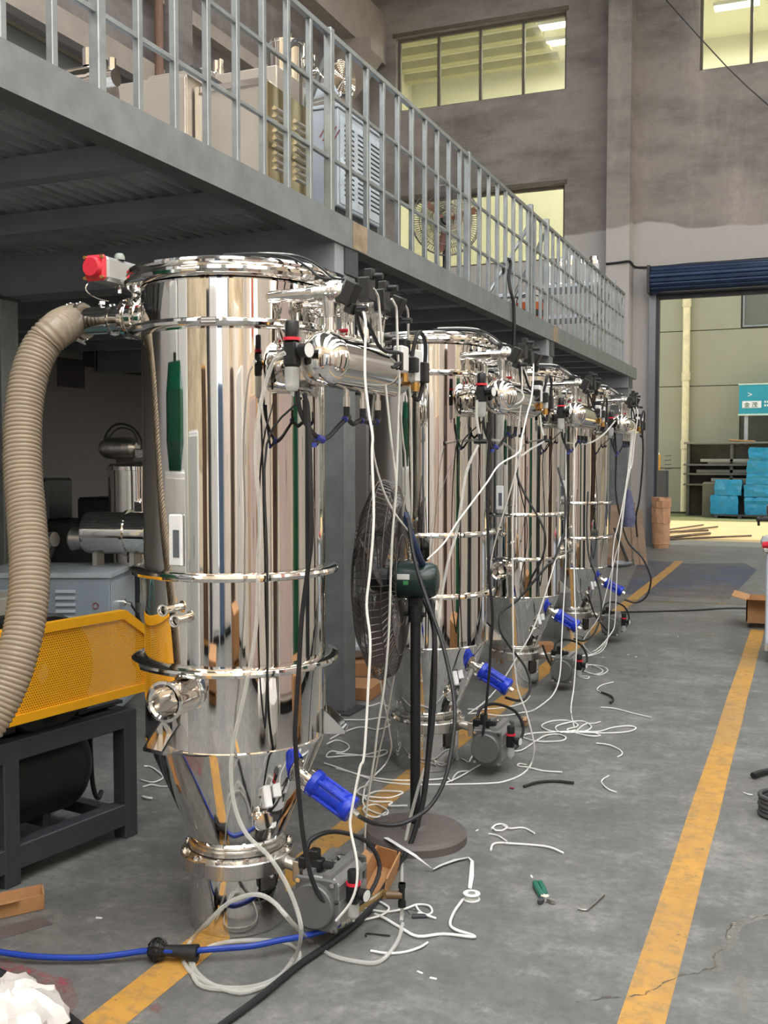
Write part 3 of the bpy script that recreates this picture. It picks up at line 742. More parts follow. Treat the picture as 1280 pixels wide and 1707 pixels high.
# junction of the solenoid wiring at the far end of the header
jb = part('junction_box', MB().bbox((HX + .075, .20, 1.885), (.035, .06, .085), .005).bbox((HX + .08, .31, 1.87), (.04, .06, .11), .005), WHITE, hop, 'pale wiring box')
for c_, z_ in (((HX + .095, .26, 1.87), (.035, .03, .05)), ((HX + .08, .165, 1.875), (.03, .02, .06)), ((HX + .105, .335, 1.85), (.03, .04, .07)), ((HX + .06, .24, 1.93), (.05, .05, .05))): part('terminal', MB().bbox(c_, z_, .004), BLACKPL, jb)
part('brass_fitting', MB().cyl((HX + .09, .20, 1.838), (HX + .09, .20, 1.81), .010, None, 8).cyl((HX + .09, .30, 1.815), (HX + .09, .30, 1.785), .013, None, 8).cyl((HX + .08, .30, 1.80), (HX + .08, .34, 1.80), .010, None, 8), BRASS, jb)
part('control_line', MB().tube([(.52, -.18, 2.0), (.51, -.12, 1.94), (.50, 0, 1.88), (.52, .1, 1.85), (.53, .16, 1.87)], .006, 8, 4).tube([(.515, -.16, 2.0), (.52, -.08, 1.96), (.52, .02, 1.90), (.53, .14, 1.9)], .006, 8, 4)
     .tube([(.53, .26, 1.9), (.545, .27, 1.97), (.55, .30, 1.98), (.55, .34, 1.94), (.54, .35, 1.84), (.53, .33, 1.76), (.52, .30, 1.77)], .007, 8, 4), RUBBER, hop)
part('needle_valve', MB().cyl((.292, -.18, 1.80), (.335, -.20, 1.80), .006, None, 8).bbox((.338, -.202, 1.80), (.012, .012, .05), .002).cyl((.338, -.202, 1.82), (.338, -.202, 1.86), .005, None, 8), BLACKPL, hop)
# cables laid over the lid edge
lid_p = [(.12, -.26, 2.172), (.22, -.24, 2.172), (.30, -.19, 2.166), (.355, -.17, 2.135), (.40, -.18, 2.10), (.44, -.18, 2.09)]
part('lid_cable', MB().tube(lid_p, .004, 6, 4).tube([(x + .02, y + .05, z + .006) for x, y, z in lid_p], .004, 6, 4), RUBBER, hop)
part('white_lid_cable', MB().tube([(x - .01, y + .09, z + .018) for x, y, z in lid_p], .0035, 6, 4), WHITETUBE, hop)
# pneumatic hammer on the cone
ax = Vector((.876, 0, -.482)).normalized(); hc = Vector((.225, -.02, .545))
hm = part('pneumatic_hammer', MB().lathe([(0, .075), (.044, .075), (.047, .079), (.047, .098), (.044, .102), (.034, .112), (.034, .198), (.043, .21), (.045, .215), (.045, .235), (.041, .24), (0, .24)], 12, hc, ax, pi / 12), BLUE, hop, 'blue enamelled hammer')
x_, y_, _ = frame_of(ax)
for q in range(4):
    d = (x_ * cos(q * pi / 2 + pi / 4) + y_ * sin(q * pi / 2 + pi / 4))
    part('tie_rib', MB().cyl(hc + ax * .098 + d * .036, hc + ax * .215 + d * .036, .008, None, 8), BLUE, hm)
    part('hammer_bolt', MB().cyl(hc + ax * .058 + d * .037, hc + ax * .112 + d * .037, .006, None, 6), MIRROR_R, hm)
part('hammer_mount', MB().lathe([(.026, -.01), (.026, .03), (.020, .032), (.020, .06), (.040, .062), (.040, .075), (0, .075)], 20, hc, ax), MIRROR_R, hop)
part('hammer_fitting', MB().cyl(hc + ax * .238, hc + ax * .262, .010, None, 8), MIRROR_R, hm)
# level sensor clipped to the cone
a = radians(52); m = Matrix.Rotation(a, 3, 'Z') @ Matrix.Rotation(radians(-20), 3, 'X')
sp = arc_pt(.245, a, .50)
ls = part('level_sensor', MB().cyl(arc_pt(.17, a, .40), arc_pt(.232, a, .40), .026, None, 20).torus(arc_pt(.222, a, .40), arc_pt(1, a, 0), .027, .006, 20, 8), MIRROR_R, hop)
part('sensor_head', MB().bbox(sp + Vector((0, 0, .0)), (.026, .03, .10), .004, m).bbox(sp + m @ Vector((.035, 0, .012)), (.028, .026, .07), .004, m), WHITE, ls)
part('sensor_cable', MB().tube([sp + Vector((0, 0, .05)), sp + Vector((-.005, -.01, .12)), arc_pt(.31, radians(47), .75), arc_pt(.352, radians(46), .95), arc_pt(.353, radians(46), 1.25), arc_pt(.32, radians(48), 1.6), Vector((HX - .09, -.2, 1.74))], .0035, 6, 4), RUBBER, ls)
# discharge valve actuator beside the flange
AXC = .352; AZC = .148
va = part('discharge_actuator', MB().bbox((AXC, .0, AZC), (.14, .22, .165), .018).bx(AXC - .05, AXC - .02, -.11, .11, AZC + .08, AZC + .098).bx(AXC + .02, AXC + .05, -.11, .11, AZC + .08, AZC + .098).bx(AXC + .065, AXC + .077, -.11, .11, AZC - .02, AZC + .01).bx(AXC + .065, AXC + .077, -.11, .11, AZC + .045, AZC + .065), ALU, hop)
part('end_cap', MB().lathe([(0, .0), (.068, .0), (.072, .004), (.074, .03), (.0, .03)], 32, (AXC - .004, -.142, AZC), (0, 1, 0)), ALU_D, va)
for y_e in (-.113, .116): part('end_plate', MB().bbox((AXC, y_e, AZC), (.146, .012, .171), .012), ALU_D, va)
for sx in (-1, 1):
    for sz in (-1, 1): part('cap_screw', MB().cyl((AXC + sx * .06, -.126, AZC + sz * .072), (AXC + sx * .06, -.116, AZC + sz * .072), .008, None, 8), MIRROR_R, va)
part('valve_stem', MB().cyl((.17, 0, .222), (.30, 0, .2), .022, None, 16).bbox((.245, 0, .21), (.03, .09, .07), .004), BRUSHED, hop)
pilot = part('pilot_valve', MB().bbox((AXC - .045, -.055, AZC + .105), (.085, .035, .04), .005).bbox((AXC - .035, -.055, AZC + .135), (.032, .035, .035), .004).cyl((AXC, -.055, AZC + .105), (AXC + .028, -.055, AZC + .105), .013, None, 10), BLACKPL, hop)
part('air_loop', MB().tube([(AXC - .07, -.05, AZC + .13), (AXC - .06, -.02, AZC + .17), (AXC, .03, AZC + .185), (AXC + .08, .10, AZC + .14), (AXC + .12, .12, AZC + .05), (AXC + .11, .04, AZC - .02), (AXC + .095, -.04, AZC - .02)], .0075, 8, 4), RUBBER, pilot)
part('push_fitting', MB().cyl((AXC + .01, -.005, AZC + .085), (AXC + .01, -.005, AZC + .105), .008, None, 8).cyl((AXC + .01, .03, AZC + .085), (AXC + .01, .03, AZC + .11), .008, None, 8), MIRROR_R, va)
R2 = Vector((AXC + .104, -.06, AZC + .035))
r2 = part('filter_regulator', MB().bbox(R2 + Vector((0, 0, -.005)), (.038, .038, .06), .005).lathe([(0, .032), (.019, .032), (.0195, .036), (.0195, .066), (.017, .071), (0, .071)], 16, R2).cyl(R2 + Vector((0, -.019, -.005)), R2 + Vector((0, -.028, -.005)), .010, None, 10), BLACKPL, hop, 'black regulator with a red band')
part('red_band', MB().lathe([(.019, .024), (.024, .024), (.024, .033), (.019, .033)], 24, R2), RED, r2)
part('bowl', MB().lathe([(.018, -.034), (.019, -.038), (.018, -.075), (.012, -.083), (.005, -.085), (.005, -.095), (0, -.095)], 20, R2), BOWL, r2)
part('gauge', MB().lathe([(.009, .018), (.011, .03), (.019, .031), (.019, .05), (.021, .05), (.021, .054), (.019, .054)], 24, R2, (1, -.25, 0)), BLACKPL, r2)
part('gauge_dial', MB().lathe([(0, .0535), (.0185, .0535)], 24, R2, (1, -.25, 0)), DIAL, r2)

# ------ the three hoppers behind, copies with all their parts
for (x, y), lab in zip(TANKS[1:], ('second polished hopper of the row, standing behind the black pedestal fan', 'third polished hopper of the row, between second hopper and last one',
                                   'last polished hopper of the row, standing closest to the roller door')):
    c = copy_tree(hop); c.location = (x, y, 0); c['label'] = lab

# ------ suction valve on the first hopper, with its red actuator
SZ = 2.04
sv = part('suction_valve', MB().cyl((-.285, 0, SZ), (-.345, 0, SZ), .050, None, 32).lathe([(.05, .325), (.068, .325), (.072, .33), (.072, .345), (.060, .349), (.060, .362), (.074, .366), (.074, .386), (.060, .390), (.060, .402), (.070, .405), (.070, .420), (.052, .425), (.048, .44), (.048, .475), (.055, .478), (.055, .487), (.048, .49), (.048, .60), (.05, .602), (.05, .61), (.043, .612)], 32, (0, 0, SZ), (-1, 0, 0)), MIRROR_R, hop)
part('valve_neck', MB().cyl((-.382, 0, SZ + .05), (-.382, 0, SZ + .115), .02, None, 16).bbox((-.40, 0, SZ + .11), (.12, .05, .008), .002).cyl((-.44, -.02, SZ + .085), (-.44, -.02, SZ + .112), .008, None, 8).cyl((-.35, -.02, SZ + .085), (-.35, -.02, SZ + .112), .008, None, 8), MIRROR_R, sv)
part('pipe_bolt', MB().cyl((-.53, 0, SZ + .04), (-.53, 0, SZ + .062), .007, None, 8).cyl((-.53, 0, SZ + .055), (-.53, 0, SZ + .066), .011, None, 6), MIRROR_R, sv)
sa = part('suction_actuator', MB().bbox((-.455, -.01, SZ + .155), (.082, .22, .082), .012).bx(-.50, -.498, -.1, .09, SZ + .15, SZ + .17), ALU, hop)
part('red_end_cap', MB().bbox((-.455, -.128, SZ + .155), (.086, .022, .086), .010).lathe([(0, 0), (.030, 0), (.033, .004), (.035, .02), (0, .02)], 28, (-.455, -.158, SZ + .155), (0, 1, 0)), RED, sa, 'red end cap')
for sx in (-1, 1):
    for sz in (-1, 1): part('cap_screw', MB().cyl((-.455 + sx * .034, -.145, SZ + .155 + sz * .034), (-.455 + sx * .034, -.136, SZ + .155 + sz * .034), .006, None, 8), BRASS, sa)
part('position_dial', MB().lathe([(.018, 0), (.018, .012), (.012, .022), (0, .024)], 16, (-.43, -.03, SZ + .196)), M('clear_grey_dome', srgb(150, 160, 150), .2), sa)
part('breather_wire', MB().tube([(-.49, -.12, SZ + .115), (-.495, -.13, SZ + .085), (-.47, -.11, SZ + .06), (-.44, -.08, SZ + .05)], .002, 6, 4), MIRROR_R, sa)

# ribbed suction hose hanging from that valve
hp = [T1 + Vector((-.60, 0, SZ)), T1 + Vector((-.66, -.004, SZ)), ond(98, 548, 3.50), ond(70, 576, 3.46), ond(50, 622, 3.42), ond(39, 690, 3.38), ond(38, 780, 3.33), ond(44, 860, 3.28), ond(49, 940, 3.22), ond(46, 1010, 3.17), ond(32, 1080, 3.12), ond(8, 1150, 3.08), ond(-30, 1215, 3.04), ond(-85, 1275, 3.0), ond(-160, 1330, 2.98)]
hs = thing('suction_hose', 'thick tan translucent ribbed hose curving down from the foremost hopper', 'hose', tuple(hp[-1]))
def resample(P, sub):
    Q = MB()
    out = []
    P = [Vector(p) for p in P]
    for i in range(len(P) - 1):
        a = P[i - 1] if i else P[0] * 2 - P[1]; b_, c = P[i], P[i + 1]; d = P[i + 2] if i + 2 < len(P) else P[-1] * 2 - P[-2]
        for k in range(sub):
            t = k / sub; out.append(0.5 * (2 * b_ + (c - a) * t + (2 * a - 5 * b_ + 4 * c - d) * t * t + (3 * b_ - a - 3 * c + d) * t ** 3))
    return out + [P[-1]]
def even(P, step):
    out = [P[0]]; acc = 0
    for a, b_ in zip(P, P[1:]):
        L = (b_ - a).length
        while acc + L >= step:
            t = (step - acc) / L; a = a + (b_ - a) * t; out.append(a.copy()); L = (b_ - a).length; acc = 0
        acc += L
    return out
path = even(resample(hp, 24), .0036)
rib = lambda t: .0585 + .0032 * (1, .45, -.6, .45)[int(round(t * (len(path) - 1))) % 4]
part('hose_wall', MB().tube(path, .06, 22, 1, rf=lambda t: rib(t)), HOSE, hs, sharp=60)
part('hose_lining', MB().tube(path[::4], .0535, 18, 1), M('tan_hose_lining', srgb(138, 122, 100), .5, 0, .2, 14), hs)
part('wire_clamp', MB().torus(T1 + Vector((-.615, -.002, SZ)), (1, .1, 0), .0665, .004, 32, 8).torus(T1 + Vector((-.655, -.004, SZ)), (1, .1, 0), .066, .0035, 32, 8).cyl(T1 + Vector((-.62, -.03, SZ - .065)), T1 + Vector((-.62, .02, SZ - .075)), .005, None, 8), MIRROR_R, hs)

# ================================================================== PEDESTAL FANS
def wire_ring(mb, c, ax, R, r): mb.torus(c, ax, R, r, 40, 5)
def pedestal_fan(base, hub_z, axis, R, label, base_r, motor_m, base_m, group=None, blade_m=None, wk=1.0, bs=1.0):
    bx_, by_, bz = base
    t = thing('pedestal_fan', label, 'fan', base, 0, group)
    hub = Vector((bx_, by_, hub_z)); ax = Vector(axis).normalized()
    part('base', MB().lathe([(0, 0), (base_r, 0), (base_r, .03), (base_r * .93, .046), (base_r * .3, .055), (.05, .07), (.0, .07)], 48, base), base_m, t)
    part('pole', MB().cyl((bx_, by_, bz + .06), (bx_, by_, hub_z - .13), .021, None, 16), BLACK, t)
    part('pole_clamp', MB().cyl((bx_, by_, hub_z - .17), (bx_, by_, hub_z - .1), .03, None, 12).cyl((bx_ - .05, by_, hub_z - .14), (bx_ + .04, by_, hub_z - .14), .01, None, 8).bbox((bx_, by_, hub_z - .09), (.05, .05, .05), .006), BLACK, t)
    mo = part('motor', MB().lathe([(0, -.095), (.035, -.095), (.062, -.085), (.074, -.06), (.076, -.02), (.076, .08), (.07, .088), (.045, .095), (.02, .10), (.02, .13), (0, .13)], 28, hub, ax), motor_m, t)
    x, y, _ = frame_of(ax)
    def at(d): return hub + ax * d
    cg = MB()
    for rr, d in ((R, .13), (R * .985, .145), (R * .72, .205), (R * .42, .232), (.09, .24), (R * .75, .055), (R * .45, .055), (R * .95, .08), (.085, .07)): wire_ring(cg, at(d), ax, rr, .0024 * wk)
    n = 84
    for k in range(n):
        e = x * cos(2 * pi * k / n) + y * sin(2 * pi * k / n); e2 = x * cos(2 * pi * k / n + .12) + y * sin(2 * pi * k / n + .12)
        cg.tube([at(.24) + e * .085, at(.232) + e * (R * .42), at(.205) + e2 * (R * .72), at(.165) + e2 * (R * .93), at(.13) + e2 * R], .0017 * wk, 3, 1)
        cg.tube([at(.07) + e * .085, at(.055) + e * (R * .45), at(.055) + e2 * (R * .75), at(.08) + e2 * (R * .95), at(.128) + e2 * R], .0017 * wk, 3, 1)
    part('cage_wires', cg, M('dark_chromed_wire', srgb(96, 92, 90), .3, .7), t, kind='stuff')
    for k in range(3):
        a = 2 * pi * k / 3 + .35; e = x * cos(a) + y * sin(a); f_ = ax.cross(e)
        P = []
        for rr, w in ((.05, .03 * bs), (R * .3, .06 * bs), (R * .6, .085 * bs), (R * .85, .08 * bs), (R * .92, .03 * bs)):
            P.append((at(.14) + e * rr - f_ * w - ax * w * .45, at(.14) + e * rr + f_ * w + ax * w * .45))
        mb = MB(); vs = []
        for p, q in P: vs += [p + ax * .002, q + ax * .002]
        for p, q in P: vs += [p - ax * .002, q - ax * .002]
        m_ = len(P) * 2
        fs = []
        for i in range(len(P) - 1):
            o = 2 * i; fs += [(o, o + 1, o + 3, o + 2), (m_ + o, m_ + o + 2, m_ + o + 3, m_ + o + 1), (o, o + 2, m_ + o + 2, m_ + o), (o + 1, m_ + o + 1, m_ + o + 3, o + 3)]
        part('blade', mb.add(vs, fs), blade_m or M('grey_fan_blade', srgb(92, 84, 82), .4, .3), t)
    part('hub_cap', MB().lathe([(0, .185), (.045, .18), (.05, .16), (.05, .11), (0, .11)], 20, hub, ax), BLACK, t)
    return t, mo, hub, ax
MOTORG = M('dark_green_motor_enamel', srgb(22, 46, 42), .25, 0, .1, 10)
fb = onz(692, 1399); fb.z = 0
lc = Vector((-cos(YAW), -sin(YAW), 0)); la = (lc + Vector((-.38, .925, 0)) * .16).normalized()
fan, fmo, fh, fax = pedestal_fan(tuple(fb), 1.068, tuple(la), .405, 'black pedestal fan with dark green motor, facing away between two hoppers', .212, MOTORG, M('brown_grey_fan_base', srgb(98, 90, 86), .6, 0, .1, 9))
tang = Vector((-fax.y, fax.x, 0)); tang = tang if tang.dot(Vector((0, -1, 0))) > 0 else -tang
stk = Matrix((fax, tang, Vector((0, 0, 1)))).transposed()
part('rating_sticker', MB().box(fh + tang * .076 + Vector((0, 0, .02)) + fax * .04, (.05, .003, .022), stk), WHITE, fmo)
part('green_sticker', MB().box(fh + tang * .0765 + Vector((0, 0, -.004)) + fax * .03, (.02, .003, .016), stk), M('green_sticker', srgb(60, 150, 90), .4), fmo)
ub = Vector((-3.75, 11.6, 3.0))
up = ony(741, 372, 11.6); ub.x = up.x
pedestal_fan(tuple(ub), up.z, (.45, -.9, 0), .40, 'pedestal fan with round wire cage and brown blades on the mezzanine', .2, M('grey_green_motor', srgb(84, 98, 96), .4), BLACK, None, M('reddish_brown_fan_blade', srgb(140, 92, 72), .5), 2.0, .45)
# ================================================================== YELLOW-GUARDED AIR COMPRESSOR at the edge of the platform
def perforated():
    t = NT('yellow_perforated_sheet'); t.set(srgb(254, 182, 30), 0.45)
    sp = t.n('ShaderNodeSeparateXYZ'); t.L.new(t.tc.outputs['Object'], sp.inputs[0])
    pz = .0105
    u = t.math('DIVIDE', sp.outputs[0], pz); v = t.math('DIVIDE', sp.outputs[2], pz * .866)
    row = t.math('FLOOR', v); u2 = t.math('ADD', u, t.math('MULTIPLY', t.math('MODULO', t.math('ADD', row, 400.0), 2.0), .5))
    a = t.math('SUBTRACT', t.math('FRACT', t.math('ADD', u2, 400.0)), .5); b_ = t.math('SUBTRACT', t.math('FRACT', t.math('ADD', v, 400.0)), .5)
    d = t.math('ADD', t.math('MULTIPLY', a, a), t.math('MULTIPLY', b_, b_))
    hole = t.math('LESS_THAN', d, .075)
    tr = t.n('ShaderNodeBsdfTransparent'); mx = t.n('ShaderNodeMixShader')
    t.L.new(hole, mx.inputs[0]); t.L.new(t.b.outputs[0], mx.inputs[1]); t.L.new(tr.outputs[0], mx.inputs[2]); t.L.new(mx.outputs[0], t.out.inputs[0])
    return t.m
TEAL = M('teal_enamel', srgb(62, 120, 124), .35, .1, .1, 8)
co = thing('air_compressor', 'air compressor skid with yellow perforated belt guard and dark grey frame', 'machine', (-2.565, 3.56, 0), radians(-98.8), None, local=True)
g0, g1, gz0, gz1 = -.04, 1.75, .605, .952
outl = [(g0, gz0), (g1, gz0 + .0), (g1, gz1), (.10, gz1), (g0, gz1 - .10)]
t_ = .034
inl = [(g0 + t_, gz0 + t_), (g1 - t_, gz0 + t_), (g1 - t_, gz1 - t_), (.10 + t_ * .45, gz1 - t_), (g0 + t_, gz1 - .10 - t_ * .45)]
mb = MB(); n = 5
fy, by = .05, .012
vs = [(x, fy, z) for x, z in outl] + [(x, fy, z) for x, z in inl] + [(x, fy - .012, z) for x, z in inl] + [(x, by, z) for x, z in outl]
fs = []
for k in range(n):
    k2 = (k + 1) % n
    fs += [(k, k2, n + k2, n + k), (n + k, n + k2, 2 * n + k2, 2 * n + k), (k, 3 * n + k, 3 * n + k2, k2)]
mb.add(vs, fs)
gd = part('belt_guard', mb, YELLOW, co, 'yellow sheet metal guard', sharp=20)
part('perforated_panel', MB().add([(x, fy - .010, z) for x, z in inl] + [(x, fy - .0115, z) for x, z in inl], [tuple(range(5)), tuple(range(9, 4, -1))]), perforated(), gd)
for x in (.62, 1.3): part('guard_stay', MB().bx(x, x + .03, fy - .036, fy - .0125, gz0 + .03, gz1 - .03), YELLOW, gd)
part('pulley', MB().lathe([(.05, -.03), (.22, -.03), (.23, -.02), (.23, .02), (.22, .03), (.05, .03)], 36, (.42, -.07, .74), (0, 1, 0)), BLACK, co)
part('pulley', MB().lathe([(.02, -.03), (.08, -.03), (.08, .03), (.02, .03)], 24, (1.25, -.07, .72), (0, 1, 0)), BLACK, co)
for y in (-.035, -.62):
    for x in (.035, .63, 1.45): part('leg', MB().bbox((x, y, .265), (.07, .07, .53), .004), DARKSTEEL, co)
    part('top_rail', MB().bbox((.82, y, .495), (1.62, .068, .075), .004), DARKSTEEL, co)
    part('bottom_rail', MB().bbox((.82, y, .10), (1.62, .066, .09), .004), DARKSTEEL, co)
for x in (.035, .63, 1.45):
    part('cross_rail', MB().bbox((x, -.33, .5), (.06, .53, .06), .004), DARKSTEEL, co)
    part('cross_rail', MB().bbox((x, -.33, .08), (.06, .53, .05), .004), DARKSTEEL, co)
part('top_plate', MB().bx(-.02, 1.55, -.66, -.10, .535, .548), DARKSTEEL, co)
part('pressure_tank', MB().lathe([(0, -.10), (.09, -.092), (.155, -.07), (.19, -.03), (.2, 0), (.2, 1.15), (.19, 1.19), (.155, 1.24), (.08, 1.27), (0, 1.28)], 40, (.19, -.29, .315), (1, 0, 0)), BLACK, co)
for x in (.3, 1.1): part('tank_saddle', MB().bx(x, x + .04, -.42, -.18, .10, .16), DARKSTEEL, co)
part('end_motor', MB().cyl((.03, -.33, .36), (.105, -.33, .36), .10, None, 28), BLACKPL, co)
part('drain_hose', MB().tube([(.07, -.20, .46), (.072, -.195, .34), (.07, -.19, .22), (.06, -.185, .155), (.045, -.18, .135), (.01, -.2, .15)], .010, 8, 4), RUBBER, co)
for k, x in enumerate((.25, .42, .6, .95)):
    part('mount_block', MB().bbox((x, -.07, .575), (.05 + .03 * (k % 2), .06, .05), .004), BLACK, co)
cw = part('fan_cowl', MB().torus((.70, -.46, .80), (.25, .97, .1), .24, .018, 40, 8).torus((.70, -.49, .80), (.25, .97, .1), .17, .008, 36, 6), TEAL, co, 'teal fan cowl')
x_, y_, a_ = frame_of((.25, .97, .1))
for k in range(30):
    e = x_ * cos(2 * pi * k / 30) + y_ * sin(2 * pi * k / 30); c = Vector((.70, -.465, .80))
    part('cowl_bar', MB().tube([c + e * .165, c + e * .238], .005, 5, 1), TEAL, cw)
part('compressor_head', MB().bbox((.62, -.52, .69), (.34, .22, .28), .03), TEAL, co)
part('motor_body', MB().lathe([(0, 0), (.11, 0), (.12, .02), (.12, .26), (.1, .28), (0, .28)], 28, (1.15, -.56, .68), (0, 1, 0)), M('blue_motor', srgb(44, 88, 112), .4), co)
part('head_plate', MB().bbox((1.02, -.34, .86), (.16, .2, .05), .006), BRUSHED, co)

# ================================================================== EQUIPMENT UNDER THE PLATFORM, behind the compressor
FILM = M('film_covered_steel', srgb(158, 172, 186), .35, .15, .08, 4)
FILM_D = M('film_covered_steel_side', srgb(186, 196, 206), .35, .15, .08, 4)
PRINT = M('red_brown_print', srgb(150, 96, 100), .5)
cb0 = ond(182, 955, 6.0); cz = cb0.z
cr = Vector((cos(radians(22)), sin(radians(22)), 0)); cd = Vector((-sin(radians(26)), cos(radians(26)), 0))
cab = thing('film_wrapped_cabinet', 'blue grey louvred steel cabinet behind the yellow guard, under the platform', 'cabinet', (cb0.x, cb0.y, 0), radians(22), None, local=True)
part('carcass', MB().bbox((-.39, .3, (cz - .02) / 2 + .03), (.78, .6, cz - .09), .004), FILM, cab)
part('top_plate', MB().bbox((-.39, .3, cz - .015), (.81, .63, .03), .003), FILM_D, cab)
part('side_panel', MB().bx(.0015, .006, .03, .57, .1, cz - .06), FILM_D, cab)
lou = MB().prism([(0, 0), (-.014, .004), (-.014, .008), (0, .022)], (0, 0, 0), (0, 1, 0), (0, 0, 1), (.115, 0, 0)).mesh('louver'); lou.materials.append(FILM_D)
for cx in (-.66, -.31):
    for k in range(8): piece('louver', lou, cab, (cx, 0, cz - .12 - .038 * k))
part('handle', MB().cyl((.006, .22, cz - .20), (.035, .22, cz - .20), .022, None, 14).cyl((.035, .22, cz - .2), (.075, .21, cz - .21), .012, None, 10), MIRROR_R, cab)
part('handle_cord', MB().tube([(.07, .21, cz - .21), (.10, .28, cz - .3), (.13, .36, cz - .45), (.14, .42, cz - .7), (.13, .45, .05)], .006, 6, 4), RUBBER, cab)
for k in range(5): part('foil_print', MB().box((.0075, .16 + .035 * k, cz - .33 - .012 * k), (.001, .012, .13), Matrix.Rotation(radians(-35), 3, 'X')), PRINT, cab)
part('foil_print', MB().torus((-.08, -.002, cz - .19), (0, 1, 0), .016, .004, 16, 5), PRINT, cab)
# horizontal polished drum and clamp on the cabinet
dt = thing('horizontal_drum', 'polished horizontal steel drum lying on top of blue grey cabinet', 'drum', (cb0.x - .15, cb0.y + .4, cz), radians(12), None, local=True)
part('shell', MB().lathe([(0, -.02), (.09, -.015), (.125, 0), (.13, .02), (.13, .26), (.145, .262), (.145, .28), (.13, .282), (.13, .42), (.15, .422), (.15, .44), (0, .44)], 40, (-.27, 0, .20), (1, 0, 0)), MIRROR, dt)
for x in (-.22, .02, .14): part('leg', MB().bx(x, x + .03, -.05, .05, 0, .10), BRUSHED_D, dt)
part('end_spout', MB().lathe([(.05, -.12), (.075, -.10), (.06, -.02), (.0, -.02)], 20, (-.27, 0, .16), (1, 0, 0)), BRUSHED_D, dt)
tk = thing('separator_stand', 'dark metal elbow on splayed feet on the cabinet beside drum', 'fitting', (cb0.x - .55, cb0.y + .14, cz), 0, None, local=True)
part('elbow', MB().tube([(-.04, 0, .02), (-.05, 0, .10), (-.02, 0, .16), (.05, 0, .17)], .045, 12, 4), BRUSHED_D, tk)
part('foot', MB().cyl((.05, -.02, .12), (.02, -.06, 0), .014, None, 8), BLACK, tk); part('foot', MB().cyl((-.03, 0, .05), (-.08, -.05, 0), .014, None, 8), BLACK, tk)
# tall vertical vessel behind, with a spherical air vessel and looped cable on it
vz = ond(182, 860, 7.2)
vt = thing('vertical_vessel', 'tall dim polished vessel with round air flask and looped cable on its lid', 'vessel', (vz.x, vz.y + .35, 0), 0, None, local=True)
part('shell', MB().lathe([(.20, .55), (.22, 1.13), (.22, 1.48), (.235, 1.482), (.235, 1.51), (.22, 1.512), (.20, 1.53), (0, 1.55)], 48), MIRROR, vt)
part('cone', MB().lathe([(.08, .25), (.20, .55)], 40), MIRROR, vt)
for a in range(3): part('leg', MB().cyl((.2 * cos(a * 2.1 + .5), .2 * sin(a * 2.1 + .5), .75), (.24 * cos(a * 2.1 + .5), .24 * sin(a * 2.1 + .5), 0), .022, None, 8), BRUSHED_D, vt)
part('air_flask', MB().lathe([(0, -.15), (.05, -.14), (.075, -.1), (.08, -.04), (.08, .06), (.07, .11), (.04, .145), (0, .15)], 28, (-.13, -.05, 1.64), (1, .1, 0)), BRUSHED_D, vt)
part('cable_loop', MB().tube([(-.25, -.08, 1.62), (-.22, -.08, 1.74), (-.13, -.08, 1.81), (0, -.08, 1.79), (.08, -.08, 1.70), (.09, -.08, 1.60)], .008, 8, 4).tube([(-.2, -.1, 1.7), (-.1, -.1, 1.78), (.02, -.1, 1.76), (.07, -.1, 1.66)], .005, 6, 4), RUBBER, vt)
part('valve_cluster', MB().bbox((.08, -.06, 1.60), (.1, .08, .07), .008).cyl((.13, -.06, 1.6), (.3, -.06, 1.6), .02, None, 10), CAST, vt)
part('outlet_elbow', MB().tube([(.16, -.05, 1.12), (.2, -.08, 1.22), (.3, -.1, 1.29), (.42, -.1, 1.26), (.5, -.1, 1.1)], .055, 14, 4), M('grey_elbow_hose', srgb(70, 74, 68), .6), vt)
for k, (dx, dy, h) in enumerate(((.62, .4, 1.42),)):
    o = thing('vertical_vessel', ['dim slim vessel just beside the tall one with the air flask', 'dim shorter vessel in the dark behind the ribbed hose'][k], 'vessel', (vz.x + dx, vz.y + dy, 0), 0, None, local=True)
    part('shell', MB().lathe([(.07, .3), (.17, .6), (.17, h), (.185, h), (.185, h + .03), (0, h + .05)], 36), MIRROR, o)
    for a in range(3): part('leg', MB().cyl((.15 * cos(a * 2.1), .15 * sin(a * 2.1), .7), (.18 * cos(a * 2.1), .18 * sin(a * 2.1), 0), .02, None, 8), BRUSHED_D, o)
BQ = ond(95, 880, 7.9); BQX, BQY = BQ.x, BQ.y  # black bench added where the space under the platform is only dark
bn = thing('added_dark_bench', 'black bench with clutter added to darken the side wall under platform', 'bench', (BQX, BQY, 0), radians(8), None, local=True)
part('bench_top', MB().bx(-.9, .9, -.35, .35, 1.05, 1.1), BLACK, bn)
for sx in (-.85, .8):
    for sy in (-.3, .25): part('leg', MB().bx(sx, sx + .05, sy, sy + .05, 0, 1.05), BLACK, bn)
part('shelf', MB().bx(-.85, .85, -.3, .3, .45, .48), BLACK, bn)
part('skirt_panel', MB().bx(-.85, .85, -.34, -.32, .2, 1.05), BLACK, bn)
for k, (x, w, h) in enumerate(((-.6, .35, .22), (-.1, .3, .32), (.45, .4, .18))):
    c = Vector((BQX + x, BQY + x * .14, 1.1))
    solo('tool_case', MB().bbox(c + Vector((0, 0, h / 2)), (w, .3, h), .02), BLACK if k != 1 else DARKSTEEL, ['low black tool case on dim bench by side wall', 'upright dark case between the two tool cases on dim bench', 'flat wide black tool case at bench end, dim'][k], 'case', 'cases on the dim bench')
